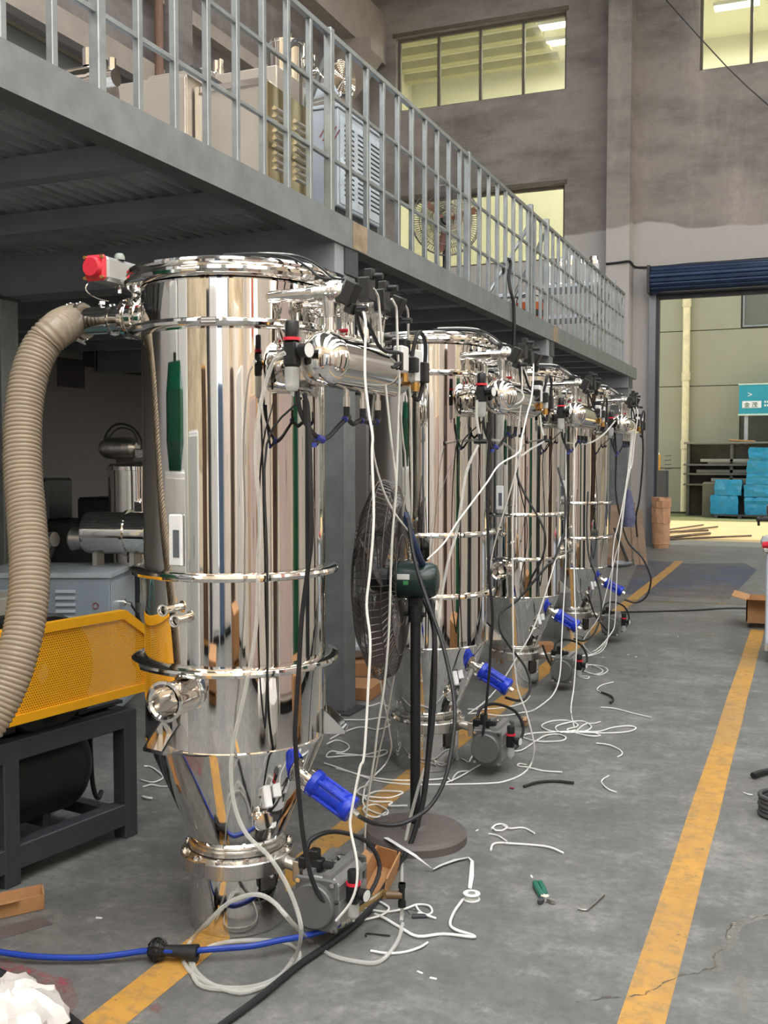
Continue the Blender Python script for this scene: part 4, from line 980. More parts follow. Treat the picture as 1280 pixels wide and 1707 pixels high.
# warning posters on the side wall, too dim to read
for k, (u, v, w, h) in enumerate(((147, 585, .2, .4), (118, 622, .5, .35), (200, 590, 1.0, .5), (207, 755, .35, .32))):
    p = onx(u, v, WX0)
    solo('wall_notice', MB().bx(WX0, WX0 + .012, p.y - w / 2, p.y + w / 2, p.z - h / 2, p.z + h / 2), M('dim_notice_%d' % k, srgb(70, 66, 70), .8), ['small dark notice high on dim side wall, above the others', 'dark square notice on dim side wall, below the small one', 'wide dark notice on dim side wall near the hopper', 'warning notice low on side wall above the dim vessels'][k], 'notice')
# teal tray with pale block, seen between frame edge and hose
tr = ond(18, 1010, 5.2)
solo('pale_block', MB().bbox((tr.x - .25, tr.y, tr.z), (.5, .3, .09), .006), M('pale_enamel', srgb(150, 146, 136), .5), 'pale flat block on a dark stand beyond the ribbed hose', 'block')
sd = thing('tool_stand', 'dark square stand carrying the pale block, half behind ribbed hose', 'stand', (tr.x - .25, tr.y, 0))
part('post', MB().bx(tr.x - .45, tr.x - .05, tr.y - .1, tr.y + .1, 0, tr.z - .075), BLACK, sd); part('top', MB().bx(tr.x - .52, tr.x + .02, tr.y - .16, tr.y + .16, tr.z - .075, tr.z - .045), BLACK, sd)

# ================================================================== MACHINES ON THE PLATFORM
Z3 = 3.0
def louvres(mb_parent, x, y0, y1, z0, z1, cols, nrow, m, w, h=.026, d=.016):
    me = MB().prism([(0, 0), (d, .2 * h), (d, .4 * h), (0, h)], (0, 0, 0), (1, 0, 0), (0, 0, 1), (0, w, 0)).mesh('louver'); me.materials.append(m)
    for c in range(cols):
        yy = y0 + (y1 - y0) * (c + .5) / cols - w / 2
        for k in range(nrow): piece('louver', me, mb_parent, Vector((x, yy, z0 + (z1 - z0) * (k + .5) / nrow)) - OFF[mb_parent])
# A: plain satin unit
AX = -3.2; A = thing('vacuum_unit', 'satin steel unit with plain front panel behind the first railing bars', 'machine', (AX - .26, 5.3, Z3))
za = onx(315, 124, AX).z
part('carcass', MB().bbox((AX - .29, 5.31, (Z3 + .03 + za) / 2), (.58, .70, za - Z3 - .03), .006), SATIN, A)
part('front_cover', MB().bbox((AX - .29, 4.95, (Z3 + .05 + za - .02) / 2), (.585, .02, za - Z3 - .07), .004), SATIN, A)
part('rear_hood', MB().bbox((AX - .27, 5.45, za + .075), (.40, .36, .15), .006), SATIN, A)
louvres(A, AX, 5.0, 5.5, 3.1, za - .1, 1, 11, BRUSHED_D, .10)
part('side_bar', MB().bbox((AX + .03, 5.2, za + .02), (.05, .5, .03), .004), DARKSTEEL, A)
part('nozzle', MB().lathe([(.03, 0), (.03, .08), (.022, .09), (.022, .15), (.014, .15), (.014, .21), (0, .21)], 16, (AX - .02, 5.35, za)), MIRROR_R, A)
part('dome', MB().lathe([(.10, 0), (.09, .05), (.05, .09), (.02, .10), (.02, .17), (0, .17)], 24, (AX - .14, 5.5, za + .10)), MIRROR_R, A)
dA = ond(158, 128, 4.9)
d1 = thing('drum_filter', 'polished horizontal filter drum with stub pipe, partly hidden by platform edge', 'drum', (dA.x - .2, dA.y, Z3))
part('shell', MB().lathe([(0, 0), (.10, 0), (.115, .01), (.115, .44), (.122, .442), (.122, .46), (0, .46)], 40, (dA.x - .42, dA.y, dA.z - .06), (1, .05, 0)), MIRROR, d1)
part('stub_pipe', MB().cyl((dA.x - .03, dA.y, dA.z + .05), (dA.x - .03, dA.y, dA.z + .13), .032, None, 20), MIRROR_R, d1)
part('end_fitting', MB().cyl((dA.x + .05, dA.y, dA.z - .02), (dA.x + .12, dA.y, dA.z - .02), .04, None, 14).cyl((dA.x + .10, dA.y, dA.z - .05), (dA.x + .10, dA.y, dA.z + .07), .018, None, 10), MIRROR_R, d1)
part('stand', MB().bx(dA.x - .36, dA.x - .30, dA.y - .08, dA.y + .08, Z3, dA.z - .16), BRUSHED_D, d1); part('stand', MB().bx(dA.x - .06, dA.x, dA.y - .08, dA.y + .08, Z3, dA.z - .16), BRUSHED_D, d1)
# B: unit with reflecting louvred side
BX = -2.76; BY0, BY1 = 5.04, 5.60; zb = onx(448, 135, BX).z; bxl = -3.19
B = thing('vacuum_unit', 'satin steel unit with rimmed front and dark gold mirroring louvred side', 'machine', (-2.98, 5.36, Z3))
part('carcass', MB().bbox(((BX + bxl) / 2, (BY0 + BY1) / 2, (Z3 + .04 + zb) / 2), (BX - bxl, BY1 - BY0, zb - Z3 - .04), .005), SATIN, B)
part('front_frame', MB().bx(bxl, bxl + .025, BY0 - .015, BY0 + .005, 3.05, zb + .003).bx(BX - .03, BX + .004, BY0 - .015, BY0 + .005, 3.05, zb + .003).bx(bxl + .025, BX - .03, BY0 - .015, BY0 + .005, zb - .03, zb + .003).bx(bxl + .025, BX - .03, BY0 - .015, BY0 + .005, 3.05, 3.08), MIRROR_R, B)
SIDE = brushed_steel('golden_mirror_side', (.62, .52, .32), .16)
part('side_panel', MB().bx(BX + .001, BX + .008, BY0 + .02, BY1 - .02, 3.08, zb - .01), SIDE, B)
louvres(B, BX + .008, BY0 + .04, BY1 - .04, 3.12, zb - .12, 2, 9, BRUSHED_D, .14)
part('rear_hood', MB().bbox((-3.0, 5.40, zb + .075), (.40, .3, .15), .006), SATIN, B)
part('hood_bolt', MB().cyl((-2.84, 5.245, zb + .04), (-2.84, 5.20, zb + .04), .02, None, 12), MIRROR_R, B)
part('vertical_drum', MB().lathe([(.09, 0), (.105, .0), (.105, .36), (.11, .362), (.11, .375), (.03, .39), (.03, .44), (0, .44)], 36, (-2.90, 5.56, zb + .01)), MIRROR, B)
part('clip_handle', MB().tube([(-2.80, 5.58, zb + .30), (-2.76, 5.6, zb + .31), (-2.74, 5.64, zb + .24), (-2.73, 5.75, zb + .21)], .009, 8, 4), MIRROR_R, B)
CXr = -2.80; CY0, CY1 = 6.06, 6.80; zc = onx(565, 180, CXr).z
Cm = thing('vacuum_unit', 'unit in bluish white film, three columns of dark louvre slots facing the railing', 'machine', (-3.05, 6.43, Z3))
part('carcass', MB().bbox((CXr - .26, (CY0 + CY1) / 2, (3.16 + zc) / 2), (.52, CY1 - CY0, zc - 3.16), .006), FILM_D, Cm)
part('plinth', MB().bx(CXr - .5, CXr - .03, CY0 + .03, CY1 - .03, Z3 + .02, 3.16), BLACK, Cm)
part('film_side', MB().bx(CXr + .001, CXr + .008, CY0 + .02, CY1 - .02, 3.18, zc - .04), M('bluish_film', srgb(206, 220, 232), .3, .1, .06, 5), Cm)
SLOT = M('dark_slot', srgb(52, 54, 56), .6)
louvres(Cm, CXr + .008, CY0 + .05, CY1 - .05, 3.22, zc - .08, 3, 15, SLOT, .15, .013, .003)
for k in range(4): part('foil_print', MB().box((CXr - .09 + .022 * k, CY0 - .0015, zc - .12 - .025 * k), (.010, .001, .13), Matrix.Rotation(radians(35), 3, 'Y')), PRINT, Cm)
for y in (CY0 + .06, CY1 - .06): part('foot', MB().bx(CXr - .08, CXr, y - .03, y + .03, Z3, Z3 + .03), TEAL, Cm)
part('top_lid', MB().bbox((CXr - .26, (CY0 + CY1) / 2, zc + .012), (.54, .76, .024), .004), FILM_D, Cm)
dC = ond(540, 138, 6.9)
d2 = thing('drum_filter', 'polished horizontal drum with grooved round end above film covered unit', 'drum', (dC.x, dC.y, zc + .024))
pr = [(0, -.42), (.09, -.42), (.112, -.41), (.112, .0), (.128, .002), (.128, .02)]
for k in range(9): pr += [(.124 - .0135 * k, .024), (.121 - .0135 * k, .034), (.116 - .0135 * k, .034), (.113 - .0135 * k, .024)]
pr += [(0, .03)]
part('shell', MB().lathe(pr, 48, (dC.x + .12, dC.y, dC.z + .0), (.96, -.25, 0)), MIRROR, d2)
part('stub_pipe', MB().cyl((dC.x - .12, dC.y + .02, dC.z + .12), (dC.x - .12, dC.y + .02, dC.z + .2), .04, None, 20), MIRROR_R, d2)
part('lower_pipe', MB().cyl((dC.x - .30, dC.y + .10, dC.z - .145), (dC.x + .16, dC.y - .02, dC.z - .145), .045, None, 24), MIRROR_R, d2)
part('fitting', MB().bbox((dC.x - .36, dC.y + .05, dC.z - .10), (.06, .06, .12), .006).cyl((dC.x - .36, dC.y + .05, dC.z - .05), (dC.x - .36, dC.y + .05, dC.z + .04), .02, None, 10), MIRROR_R, d2)
for q in (-.28, .08): part('saddle', MB().bx(dC.x + q - .02, dC.x + q + .02, dC.y - .1, dC.y + .1, zc + .024, dC.z - .11), BRUSHED_D, d2)
# far end of the platform: small units, bucket, wrapped rack
def at3(u, y): return ony(u, 400, y).x
x = at3(905, 12.6)
bk = thing('paint_bucket', 'orange bucket with black band behind railing on the platform', 'bucket', (x, 12.6, Z3))
bx0 = at3(885, 11.3)
bk.location.x = bx0; bk.location.y = 11.3; OFF[bk] = Vector((bx0, 11.3, Z3))
part('pail', MB().lathe([(0, 0), (.14, 0), (.16, .27), (.15, .27), (.13, .02), (0, .02)], 28, (bx0, 11.3, Z3)), M('orange_plastic', srgb(186, 92, 44), .5), bk)
part('band', MB().lathe([(.152, .12), (.156, .12), (.163, .19), (.157, .19)], 28, (bx0, 11.3, Z3)), BLACKPL, bk)
part('handle', MB().tube([(bx0 - .16, 11.3, Z3 + .25), (bx0 - .12, 11.22, Z3 + .33), (bx0, 11.2, Z3 + .36), (bx0 + .12, 11.22, Z3 + .33), (bx0 + .16, 11.3, Z3 + .25)], .006, 6, 3), BLACKPL, bk)
for k, (u, y, w, d, h, lab) in enumerate(((850, 11.9, .5, .4, .42, 'grey tilted metal case behind the railing, beside orange bucket'), (826, 11.2, .3, .3, .22, 'small bright steel valve block low behind railing bars'))):
    x = at3(u, y); t = thing('metal_case' if k == 0 else 'valve_block', lab, 'case' if k == 0 else 'valve', (x, y, Z3))
    part('body', MB().bbox((x, y, Z3 + h / 2), (w, d, h), .02), ALU if k == 0 else MIRROR_R, t)
    part('lid', MB().bbox((x, y, Z3 + h + .02), (w + .03, d + .03, .04), .008), FILM_D if k == 0 else MIRROR_R, t)
    part('handle', MB().tube([(x - .08, y - d / 2, Z3 + h * .6), (x - .08, y - d / 2 - .04, Z3 + h * .7), (x + .08, y - d / 2 - .04, Z3 + h * .7), (x + .08, y - d / 2, Z3 + h * .6)], .01, 6, 3), BLACKPL, t)
ry = 15.45; rx = -3.36
rk = thing('steel_rack', 'steel shelf rack of wrapped parts near platform end, behind railing bars', 'rack', (rx, ry, Z3))
for sx in (-.45, .40):
    for sy in (-.3, .3): part('upright', MB().bx(rx + sx, rx + sx + .05, ry + sy, ry + sy + .05, Z3, Z3 + 1.07), BRUSHED_D, rk)
for z in (.12, .62, 1.07): part('shelf', MB().bx(rx - .45, rx + .45, ry - .3, ry + .35, Z3 + z, Z3 + z + .05), FILM_D, rk)
WRAP = glassy('crinkled_clear_wrap', srgb(206, 210, 212), .3, .15)
for k in range(5):
    px_ = rx - .34 + .17 * k
    t = thing('wrapped_canister', ['polished canister at end of rack top shelf, by the post', 'second polished canister on rack top shelf', 'middle polished canister on rack top shelf', 'fourth polished canister on rack top shelf', 'last polished canister on rack top shelf, by the pilaster'][k], 'canister', (px_, ry, Z3 + 1.125), 0, 'canisters on the platform rack')
    part('shell', MB().lathe([(0, 0), (.075, 0), (.075, .32 + .03 * (k % 3)), (.06, .38 + .03 * (k % 3)), (0, .40 + .03 * (k % 3))], 24, (px_, ry, Z3 + 1.125)), MIRROR_R, t)
    part('wrap', MB().lathe([(.079, .05), (.082, .18), (.079, .3)], 12, (px_, ry, Z3 + 1.125)), WRAP, t)
for k in range(6):
    px_ = rx - .36 + .144 * k
    solo('pipe_fitting', MB().pipe((px_, ry - .25, Z3 + .242), (px_, ry + .25, Z3 + .242), .068, .055, 20), MIRROR_R, 'polished short pipe on lower rack shelf, ' + ('first', 'second', 'third', 'fourth', 'fifth', 'last')[k] + ' counting from the fan', 'pipe', 'pipes on the lower rack shelf')
t = thing('satellite_lid', 'round dark dish lid lying behind rack at platform end', 'lid', (rx + .30, ry + .7, Z3))
part('disc', MB().lathe([(0, .02), (.3, .0), (.32, .02), (.3, .05), (0, .09)], 28, (rx + .30, ry + .7, Z3)), DARKSTEEL, t)
part('knob', MB().cyl((rx + .30, ry + .7, Z3 + .08), (rx + .30, ry + .7, Z3 + .14), .03, None, 10), BLACKPL, t)
cz_ = [ony(846, 432, 10.6)]
cable('hanging_cable', [onx(842, 470, FX - .06), onx(839, 445, FX - .06), onx(846, 432, FX - .05), onx(851, 440, FX - .04), onx(848, 462, FX - .02), onx(851, 485, FX + .012), onx(856, 505, FX + .02), onx(857, 540, FX + .02), onx(856, 575, FX + .01)], .016, RUBBER, 'black cable looped over railing and hanging down the platform edge', n=8)
fl = ony(741, 372, 11.6)
cable('fan_flex', [(fl.x + .02, 11.6, 3.7), (fl.x + .2, 11.45, 3.5), (fl.x + .25, 11.4, 3.2), (fl.x + .4, 11.3, 3.01)], .008, BLACK, 'thin cable hanging from the caged fan on the platform')

# ================================================================== IN THE HALL, to the side of the lane
cbx, cby = -.315, 8.42
wc = thing('wheeled_cabinet', 'white film covered steel cabinet on castors beside the lane line', 'cabinet', (cbx + .35, cby + .35, 0))
part('carcass', MB().bbox((cbx + .35, cby + .35, .50), (.7, .7, .72), .006), FILM_D, wc)
part('front_panel', MB().bx(cbx + .01, cbx + .69, cby - .006, cby - .001, .16, .84), M('white_film', srgb(206, 214, 226), .35, .1, .04, 5), wc)
part('plinth', MB().bx(cbx, cbx + .7, cby - .003, cby + .7, .10, .15), BRUSHED, wc)
part('top_tray', MB().bbox((cbx + .35, cby + .35, .87), (.74, .74, .03), .004), BRUSHED, wc)
for k in range(4): part('foil_print', MB().box((cbx + .10 + .022 * k, cby - .0065, .38 + .02 * k), (.010, .001, .07), Matrix.Rotation(radians(-30), 3, 'Y')), PRINT, wc)
for sx in (.06, .64):
    for sy in (.06, .64):
        c = part('castor', MB().bbox((cbx + sx, cby + sy, .09), (.05, .05, .03), .004), BRUSHED_D, wc)
        for q in (-.014, .014): part('wheel', MB().lathe([(0, -.010), (.034, -.010), (.04, -.005), (.04, .005), (.034, .010), (0, .010)], 20, (cbx + sx + q, cby + sy, .0405), (1, 0, 0)), M('pale_castor_wheel', srgb(176, 176, 172), .4), c)
rb = MB()
for k in range(7):
    c = Vector((cbx + .02 + .04 * k, cby + .02 + .03 * (k % 3), .905)); rb.lathe([(0, -.02), (.03, -.012), (.042, .005), (.03, .022), (0, .028)], 10, c + Vector((0, 0, .0)), (random.uniform(-.3, .3), random.uniform(-.3, .3), 1))
solo('red_cloth', MB().tube([(cbx - .02, cby + .02, .905), (cbx + .06, cby - .01, .915), (cbx + .15, cby + .03, .925), (cbx + .24, cby + .0, .91), (cbx + .34, cby + .05, .92)], .028, 8, 4), RED, 'crumpled red cloth on the edge of the wheeled cabinet', 'cloth')
solo('clear_bag', MB().lathe([(0, 0), (.07, .0), (.085, .03), (.075, .07), (.04, .085), (0, .08)], 12, (cbx + .03, cby + .16, .888), (.1, 0, 1)), WRAP, 'crumpled clear plastic bag behind the red cloth', 'bag')
gp = thing('green_vise', 'dark green clamping tool with chromed top standing on wheeled cabinet', 'tool', (cbx + .06, cby + .36, .885))
part('base', MB().bbox((cbx + .09, cby + .36, .905), (.26, .2, .04), .008), BLACK, gp)
part('column', MB().bbox((cbx + .09, cby + .36, 1.0), (.16, .14, .16), .02), MOTORG, gp)
part('table', MB().bbox((cbx + .06, cby + .36, 1.09), (.30, .22, .03), .006), BLACK, gp)
part('chuck', MB().lathe([(0, 0), (.07, 0), (.08, .03), (.08, .09), (.05, .12), (.04, .2), (0, .2)], 20, (cbx + .06, cby + .36, 1.105)), MIRROR_R, gp)
part('lever', MB().tube([(cbx - .04, cby + .30, 1.12), (cbx - .07, cby + .28, 1.10), (cbx - .07, cby + .27, 1.04)], .010, 8, 3), BLACKPL, gp)
bxp = onz(1243, 1047)
bo = thing('cardboard_box', 'open brown cardboard box behind the white wheeled cabinet', 'box', (bxp.x + .3, bxp.y + .25, 0))
mb = MB()
for (x0, x1, y0, y1) in ((0, .6, 0, .012), (0, .6, .45, .462), (0, .012, 0, .46), (.588, .6, 0, .46)): mb.bx(bxp.x + x0, bxp.x + x1, bxp.y + y0, bxp.y + y1, .06, .26)
mb.bx(bxp.x, bxp.x + .6, bxp.y, bxp.y + .46, .05, .06)
part('carton', mb, CARDBOARD, bo)
part('flap', MB().box((bxp.x - .06, bxp.y + .23, .275), (.15, .44, .008), Matrix.Rotation(radians(15), 3, 'Y')), CARDBOARD, bo)
part('flap', MB().box((bxp.x + .3, bxp.y - .06, .27), (.58, .14, .008), Matrix.Rotation(radians(-14), 3, 'X')), CARDBOARD, bo)
part('pallet_block', MB().bx(bxp.x + .05, bxp.x + .55, bxp.y + .05, bxp.y + .4, 0, .05), M('grey_wood_block', srgb(110, 96, 82), .8), bo)

# ------ unseen things put in out of the frame for the polished steel to mirror
def cabinet(name, label, x, y, w, d, h, m, cat='cabinet', rot=0, dm=None):
    """local +x faces away from the lane, doors on -x"""
    t = thing(name, label, cat, (x, y, 0), rot, None, local=True)
    part('carcass', MB().bbox((0, 0, h / 2 + .04), (w, d, h - .08), .01), m, t)
    part('plinth', MB().bx(-w / 2 + .03, w / 2 - .03, -d / 2 + .03, d / 2 - .03, 0, .05), BLACK, t)
    for sx in (-1, 1): part('door', MB().bbox((-w / 2 - .008, sx * d / 4, h / 2 + .05), (.016, d / 2 - .02, h - .16), .004), dm or m, t)
    part('handle', MB().bbox((-w / 2 - .03, .03, h * .55), (.03, .02, .14), .004), BLACKPL, t)
    return t
LIGHTM = M('pale_grey_enamel', srgb(246, 245, 242), .4, 0, .03, 3)
CREAMM = M('cream_enamel', srgb(248, 236, 222), .45, 0, .05, 3)
TANM = M('tan_board', srgb(212, 178, 146), .6, 0, .08, 3)
PINKM = M('pinkish_buff_board', srgb(236, 212, 202), .6, 0, .06, 2)
GRNM = M('machine_green', srgb(30, 92, 66), .4)
BRN = M('dark_brown_panel', srgb(84, 62, 48), .5)
CABS = [  # along the other side of the lane, and behind the camera (rot 90)
 (1.85, -1.6, .6, 1.1, 2.3, LIGHTM, None, 'tall pale grey cabinet'), (1.65, -.35, .5, .5, 2.9, CREAMM, None, 'narrow very tall cream cabinet'),
 (1.75, .45, .5, .7, 2.0, TANM, PINKM, 'tan cupboard with buff doors'), (1.85, 1.45, .6, 1.0, 3.1, CREAMM, None, 'wide very tall cream cabinet'),
 (1.70, 2.35, .4, .35, 2.5, BRN, None, 'slim dark brown locker'), (1.85, 3.2, .6, 1.1, 2.7, CREAMM, PINKM, 'cream cupboard with buff doors'),
 (1.75, 4.15, .5, .4, 2.2, GRNM, None, 'slim green locker'), (1.85, 4.95, .6, .9, 3.0, LIGHTM, CREAMM, 'pale cabinet with cream doors'),
 (1.75, 5.8, .5, .5, 1.9, DARKSTEEL, None, 'dark grey locker'), (1.85, 6.8, .6, 1.2, 2.8, CREAMM, None, 'long cream cabinet past the dark locker'),
 (1.85, 8.2, .6, 1.0, 2.4, LIGHTM, BRN, 'pale cabinet with dark brown doors'), (1.85, 9.6, .6, 1.2, 2.9, CREAMM, None, 'last cream cabinet of the hall row'),
]
for (x, y, w, d, h, m, dm, lab) in CABS: cabinet('added_cabinet', lab + ' added for the polished hoppers to mirror', x, y, w, d, h, m, dm=dm)
BACKS = [(-3.3, -1.3, .5, .9, 1.75, WHITE, None, 'low white cabinet beside the ochre locker'), (-2.35, -2.6, .5, .5, 2.3, M('ochre_enamel', srgb(196, 146, 66), .45), BRN, 'ochre locker with brown doors'),
 (-1.75, -2.6, .4, .3, 2.9, DARKSTEEL, None, 'slim dark grey column locker'), (-1.1, -3.0, .5, .8, 3.0, WHITE, LIGHTM, 'very tall white cabinet'),
 (-.3, -2.9, .5, .5, 2.2, M('blue_grey_enamel', srgb(92, 112, 138), .4), None, 'blue grey locker'), (.5, -3.1, .5, .8, 2.8, LIGHTM, CREAMM, 'pale cabinet with cream doors and camera side'),
 (1.3, -3.0, .4, .35, 2.4, BRN, None, 'dark brown slim locker'), (2.0, -3.0, .5, .8, 3.0, CREAMM, None, 'cream tall corner cabinet')]
for (x, y, w, d, h, m, dm, lab) in BACKS: cabinet('added_cabinet', lab + ' added behind the camera for reflections', x, y, w, d, h, m, rot=-pi / 2, dm=dm)
GDX, GDY = -3.3, 1.35
cabinet('added_cabinet', 'low white cabinet out of frame under the dark green hood', GDX, GDY, .8, 1.0, 1.5, WHITE, rot=-2.2)
t = thing('green_hood', 'dark green rounded machine hood on low white cabinet, mirrored on foremost hopper', 'hood', (GDX, GDY, 1.5), -2.2, None, local=True)
part('shell', MB().bbox((0, 0, .26), (.8, .9, .52), .14), M('dark_green_hood', srgb(20, 84, 62), .3), t); part('vent_cap', MB().cyl((0, 0, .52), (0, 0, .58), .08, None, 16), BLACKPL, t)
for (x, y, h, lab) in ((-5.5, -.55, 2.9, 'tall white cabinet added for reflections under the left platform end'), (-4.5, -1.2, 3.1, 'tall white cabinet added for reflections next to the ochre locker, behind camera')):  # unseen white cabinets added to whiten one side of the hopper's reflection
    cabinet('added_cabinet', lab.replace('left ', ''), x, y, .5, .95, h, WHITE, rot=-pi / 2 - .4)
for k, (x, y, w, h) in enumerate(((.7, -1.3, .6, .45), (.95, 3.9, .6, .4), (-1.6, -.9, .6, .3))):
    t = thing('packing_crate', ['low plywood crate beside the camera', 'low plywood crate before the green locker', 'low plywood crate between camera and ochre locker'][k], 'crate', (x, y, 0), .1 * k, None, local=True)
    part('box', MB().bbox((0, 0, h / 2 + .05), (w, w, h - .1), .008), CARDBOARD, t)
    for q in (-.3, 0, .3):
        part('slat', MB().bx(-w / 2 - .02, -w / 2, w * q - .05, w * q + .05, .05, h), CARDBOARD, t)
        part('skid', MB().bx(-w / 2, w / 2, w * q - .04, w * q + .04, 0, .06), CARDBOARD, t)
def crumple(c, r, n=14, m=9, amp=.25, flat=.7, seed=1, smooth=1):
    rnd = random.Random(seed); mb = MB(); vs = []; fs = []
    for j in range(1, m):
        th = pi * j / m
        for k in range(n):
            q = r * (1 + rnd.uniform(-amp, amp)); a = 2 * pi * k / n
            vs.append(Vector(c) + Vector((q * sin(th) * cos(a), q * sin(th) * sin(a), max(-r * flat, q * cos(th) * flat))))
    for it in range(smooth):
        vs = [(vs[j * n + k] * 2 + vs[j * n + (k + 1) % n] + vs[j * n + k - 1 if k else j * n + n - 1] + vs[max(j - 1, 0) * n + k] + vs[min(j + 1, m - 2) * n + k]) / 6 for j in range(m - 1) for k in range(n)]
    for j in range(m - 2):
        for k in range(n):
            fs.append((j * n + k, j * n + (k + 1) % n, (j + 1) * n + (k + 1) % n, (j + 1) * n + k))
    fs.append(tuple(range(n))[::-1]); fs.append(tuple((m - 2) * n + k for k in range(n)))
    return mb.add(vs, fs)
BAGW = M('white_bag_film', srgb(224, 218, 212), .35, 0, .06, 12)
solo('white_sack', crumple((.62, 2.3, .22), .30, seed=4), BAGW, 'white crumpled sack out of frame, mirrored low on foremost hopper', 'sack', sharp=12)
solo('white_sack', crumple((.72, 1.6, .2), .27, seed=5), BAGW, 'second white sack out of frame next to the first', 'sack', sharp=12)
REDB = M('red_banner_cloth', srgb(176, 44, 52), .7)
for k, y in enumerate((-5.0, -1.2, 1.9, 5.5)):
    solo('red_banner', MB().bx(WX1 - .04, WX1 - .02, y, y + .4, 3.4, 6.6), REDB, ['plain red cloth banner on the hall wall, first from the front end', 'second plain red banner on hall wall', 'third plain red banner on hall wall', 'fourth plain red banner on hall wall'][k], 'banner')

# ================================================================== YARD
SIGNM = M('teal_sign_face', srgb(44, 148, 166), .4, 0, .1, 1.2)
SY = 31.3
a_, b_ = ony(1232, 642, SY), ony(1232, 690, SY); sx0 = a_.x; sz1, sz0 = a_.z, b_.z; sx1 = sx0 + 3.0
sg = thing('sign_board', 'teal company sign board on posts before the beige outside wall', 'sign', (sx0 + 1.5, SY, 0))
part('panel', MB().bx(sx0, sx1, SY, SY + .06, sz0, sz1), SIGNM, sg)
part('border', MB().bx(sx0 - .02, sx1 + .02, SY - .01, SY + .07, sz0 - .05, sz0).bx(sx0 - .02, sx1 + .02, SY - .01, SY + .07, sz1, sz1 + .04), M('pale_sign_edge', srgb(190, 214, 200), .5), sg)
SH = sz1 - sz0
part('name_plate', MB().bx(sx0 + .09, sx0 + .60, SY - .012, SY - .001, sz0 + SH * .20, sz0 + SH * .44), WHITE, sg)
def text(body, size, loc, m, parent, name='lettering'):
    c = bpy.data.curves.new(name, 'FONT'); c.body = body; c.size = size; c.extrude = .002; c.materials.append(m)
    o0 = link(bpy.data.objects.new(name, c)); bpy.context.view_layer.update(); dg = bpy.context.evaluated_depsgraph_get()
    me = bpy.data.meshes.new_from_object(o0.evaluated_get(dg)); bpy.data.objects.remove(o0); me.materials.clear(); me.materials.append(m)
    o = link(bpy.data.objects.new(name, me)); o.rotation_euler = (pi / 2, 0, 0); o.parent = parent; o.location = Vector(loc) - OFF[parent]; OFF[o] = OFF[parent]
    return o
text('金 茂', SH * .20, (sx0 + .135, SY - .016, sz0 + SH * .235), M('green_lettering', srgb(44, 104, 66), .5), sg)
text('>', SH * .30, (sx0 + .22, SY - .006, sz0 + SH * .56), WHITE, sg, 'arrow_mark')
for r in range(2):
    for k in range(6): part('illegible_print', MB().bbox((sx0 + .70 + .07 * k, SY - .005, sz0 + SH * (.40 - .12 * r)), (.045, .008, SH * .07), .003), WHITE, sg)
for x in (sx0 + .15, sx0 + 1.5, sx0 + 2.9): part('post', MB().bx(x, x + .10, SY + .06, SY + .14, -.02, sz1), M('grey_sign_post', srgb(170, 176, 178), .5), sg)
STEELG = M('dull_stock_steel', srgb(112, 110, 102), .6, .4, .2, 2)
RYY = 30.7
rp = ony(1143, 737, RYY)
rk2 = thing('stock_rack', 'steel stock rack of metal sheets in the yard below sign', 'rack', (rp.x + 1.5, RYY + .5, -.02))
W_ = 3.6; RT = rp.z
RACKM = M('rack_steel', srgb(96, 94, 86), .7, .2, .2, 2)
for sx in (0.03, 1.2, 2.4, 3.5):
    for sy in (0, .5): part('upright', MB().bx(rp.x + sx, rp.x + sx + .08, RYY + sy, RYY + sy + .08, -.02, RT - .05), RACKM, rk2)
part('side_sheet', MB().bx(rp.x + .04, rp.x + .10, RYY + .1, RYY + .5, -.02, RT - .06), RACKM, rk2)
part('added_back_sheet', MB().bx(rp.x + .1, rp.x + W_, RYY + .54, RYY + .57, -.02, RT - .06), RACKM, rk2)  # sheet added to keep the inside of the rack dark
levels = [.85, 1.15, 1.41, RT - .05]
for z in levels: part('shelf', MB().bx(rp.x - .05, rp.x + W_, RYY - .06, RYY + .6, z, z + .05), STEELG if z < 1.5 else M('pale_rack_top', srgb(128, 126, 112), .8), rk2)
k_ = 0
for z, items in ((.90, ((.5, 1.2, .06), (.7, 1.7, .10))), (1.20, ((.3, 2.2, .10),)), (1.46, ((.6, 2.2, .05), (.4, 1.8, .09)))):
    zz = z
    for x0, L, h in items:
        solo('metal_sheet', MB().bbox((rp.x + x0 + L / 2, RYY + .25, zz + h / 2), (L, .5, h), .01), (STEELG, M('pale_plank_%d' % k_, srgb(150, 146, 132), .7), STEELG)[k_ % 3], ['thin grey sheet on lowest rack shelf in yard', 'thick grey sheet stack on top of the thin one, lowest rack shelf', 'pale plank on the middle rack shelf in yard', 'long thin sheet on top inner rack shelf', 'curved grey sheet resting on the long thin one in rack'][k_], 'sheet', 'sheets in the yard rack'); zz += h; k_ += 1
solo('cardboard_sheet', MB().bbox((rp.x + 1.5, RYY + .3, RT + .03), (.7, .4, .05), .01, Matrix.Rotation(.06, 3, 'Y')), CARDBOARD, 'flat cardboard piece lying on top of the stock rack', 'cardboard')
p = onz(1170, 849); 
solo('steel_bin', MB().bbox((ony(1172, 800, RYY - .3).x + .3, RYY - .3, .46), (.6, .42, .96), .015), M('olive_grey_bin', srgb(108, 104, 88), .75, 0, .12, 3), 'olive grey steel bin before the rack beside blue bales', 'bin')
SHEET = M('blue_stretch_film', srgb(28, 138, 182), .28, 0, .16, 7, .5, 16)
PY = 29.7
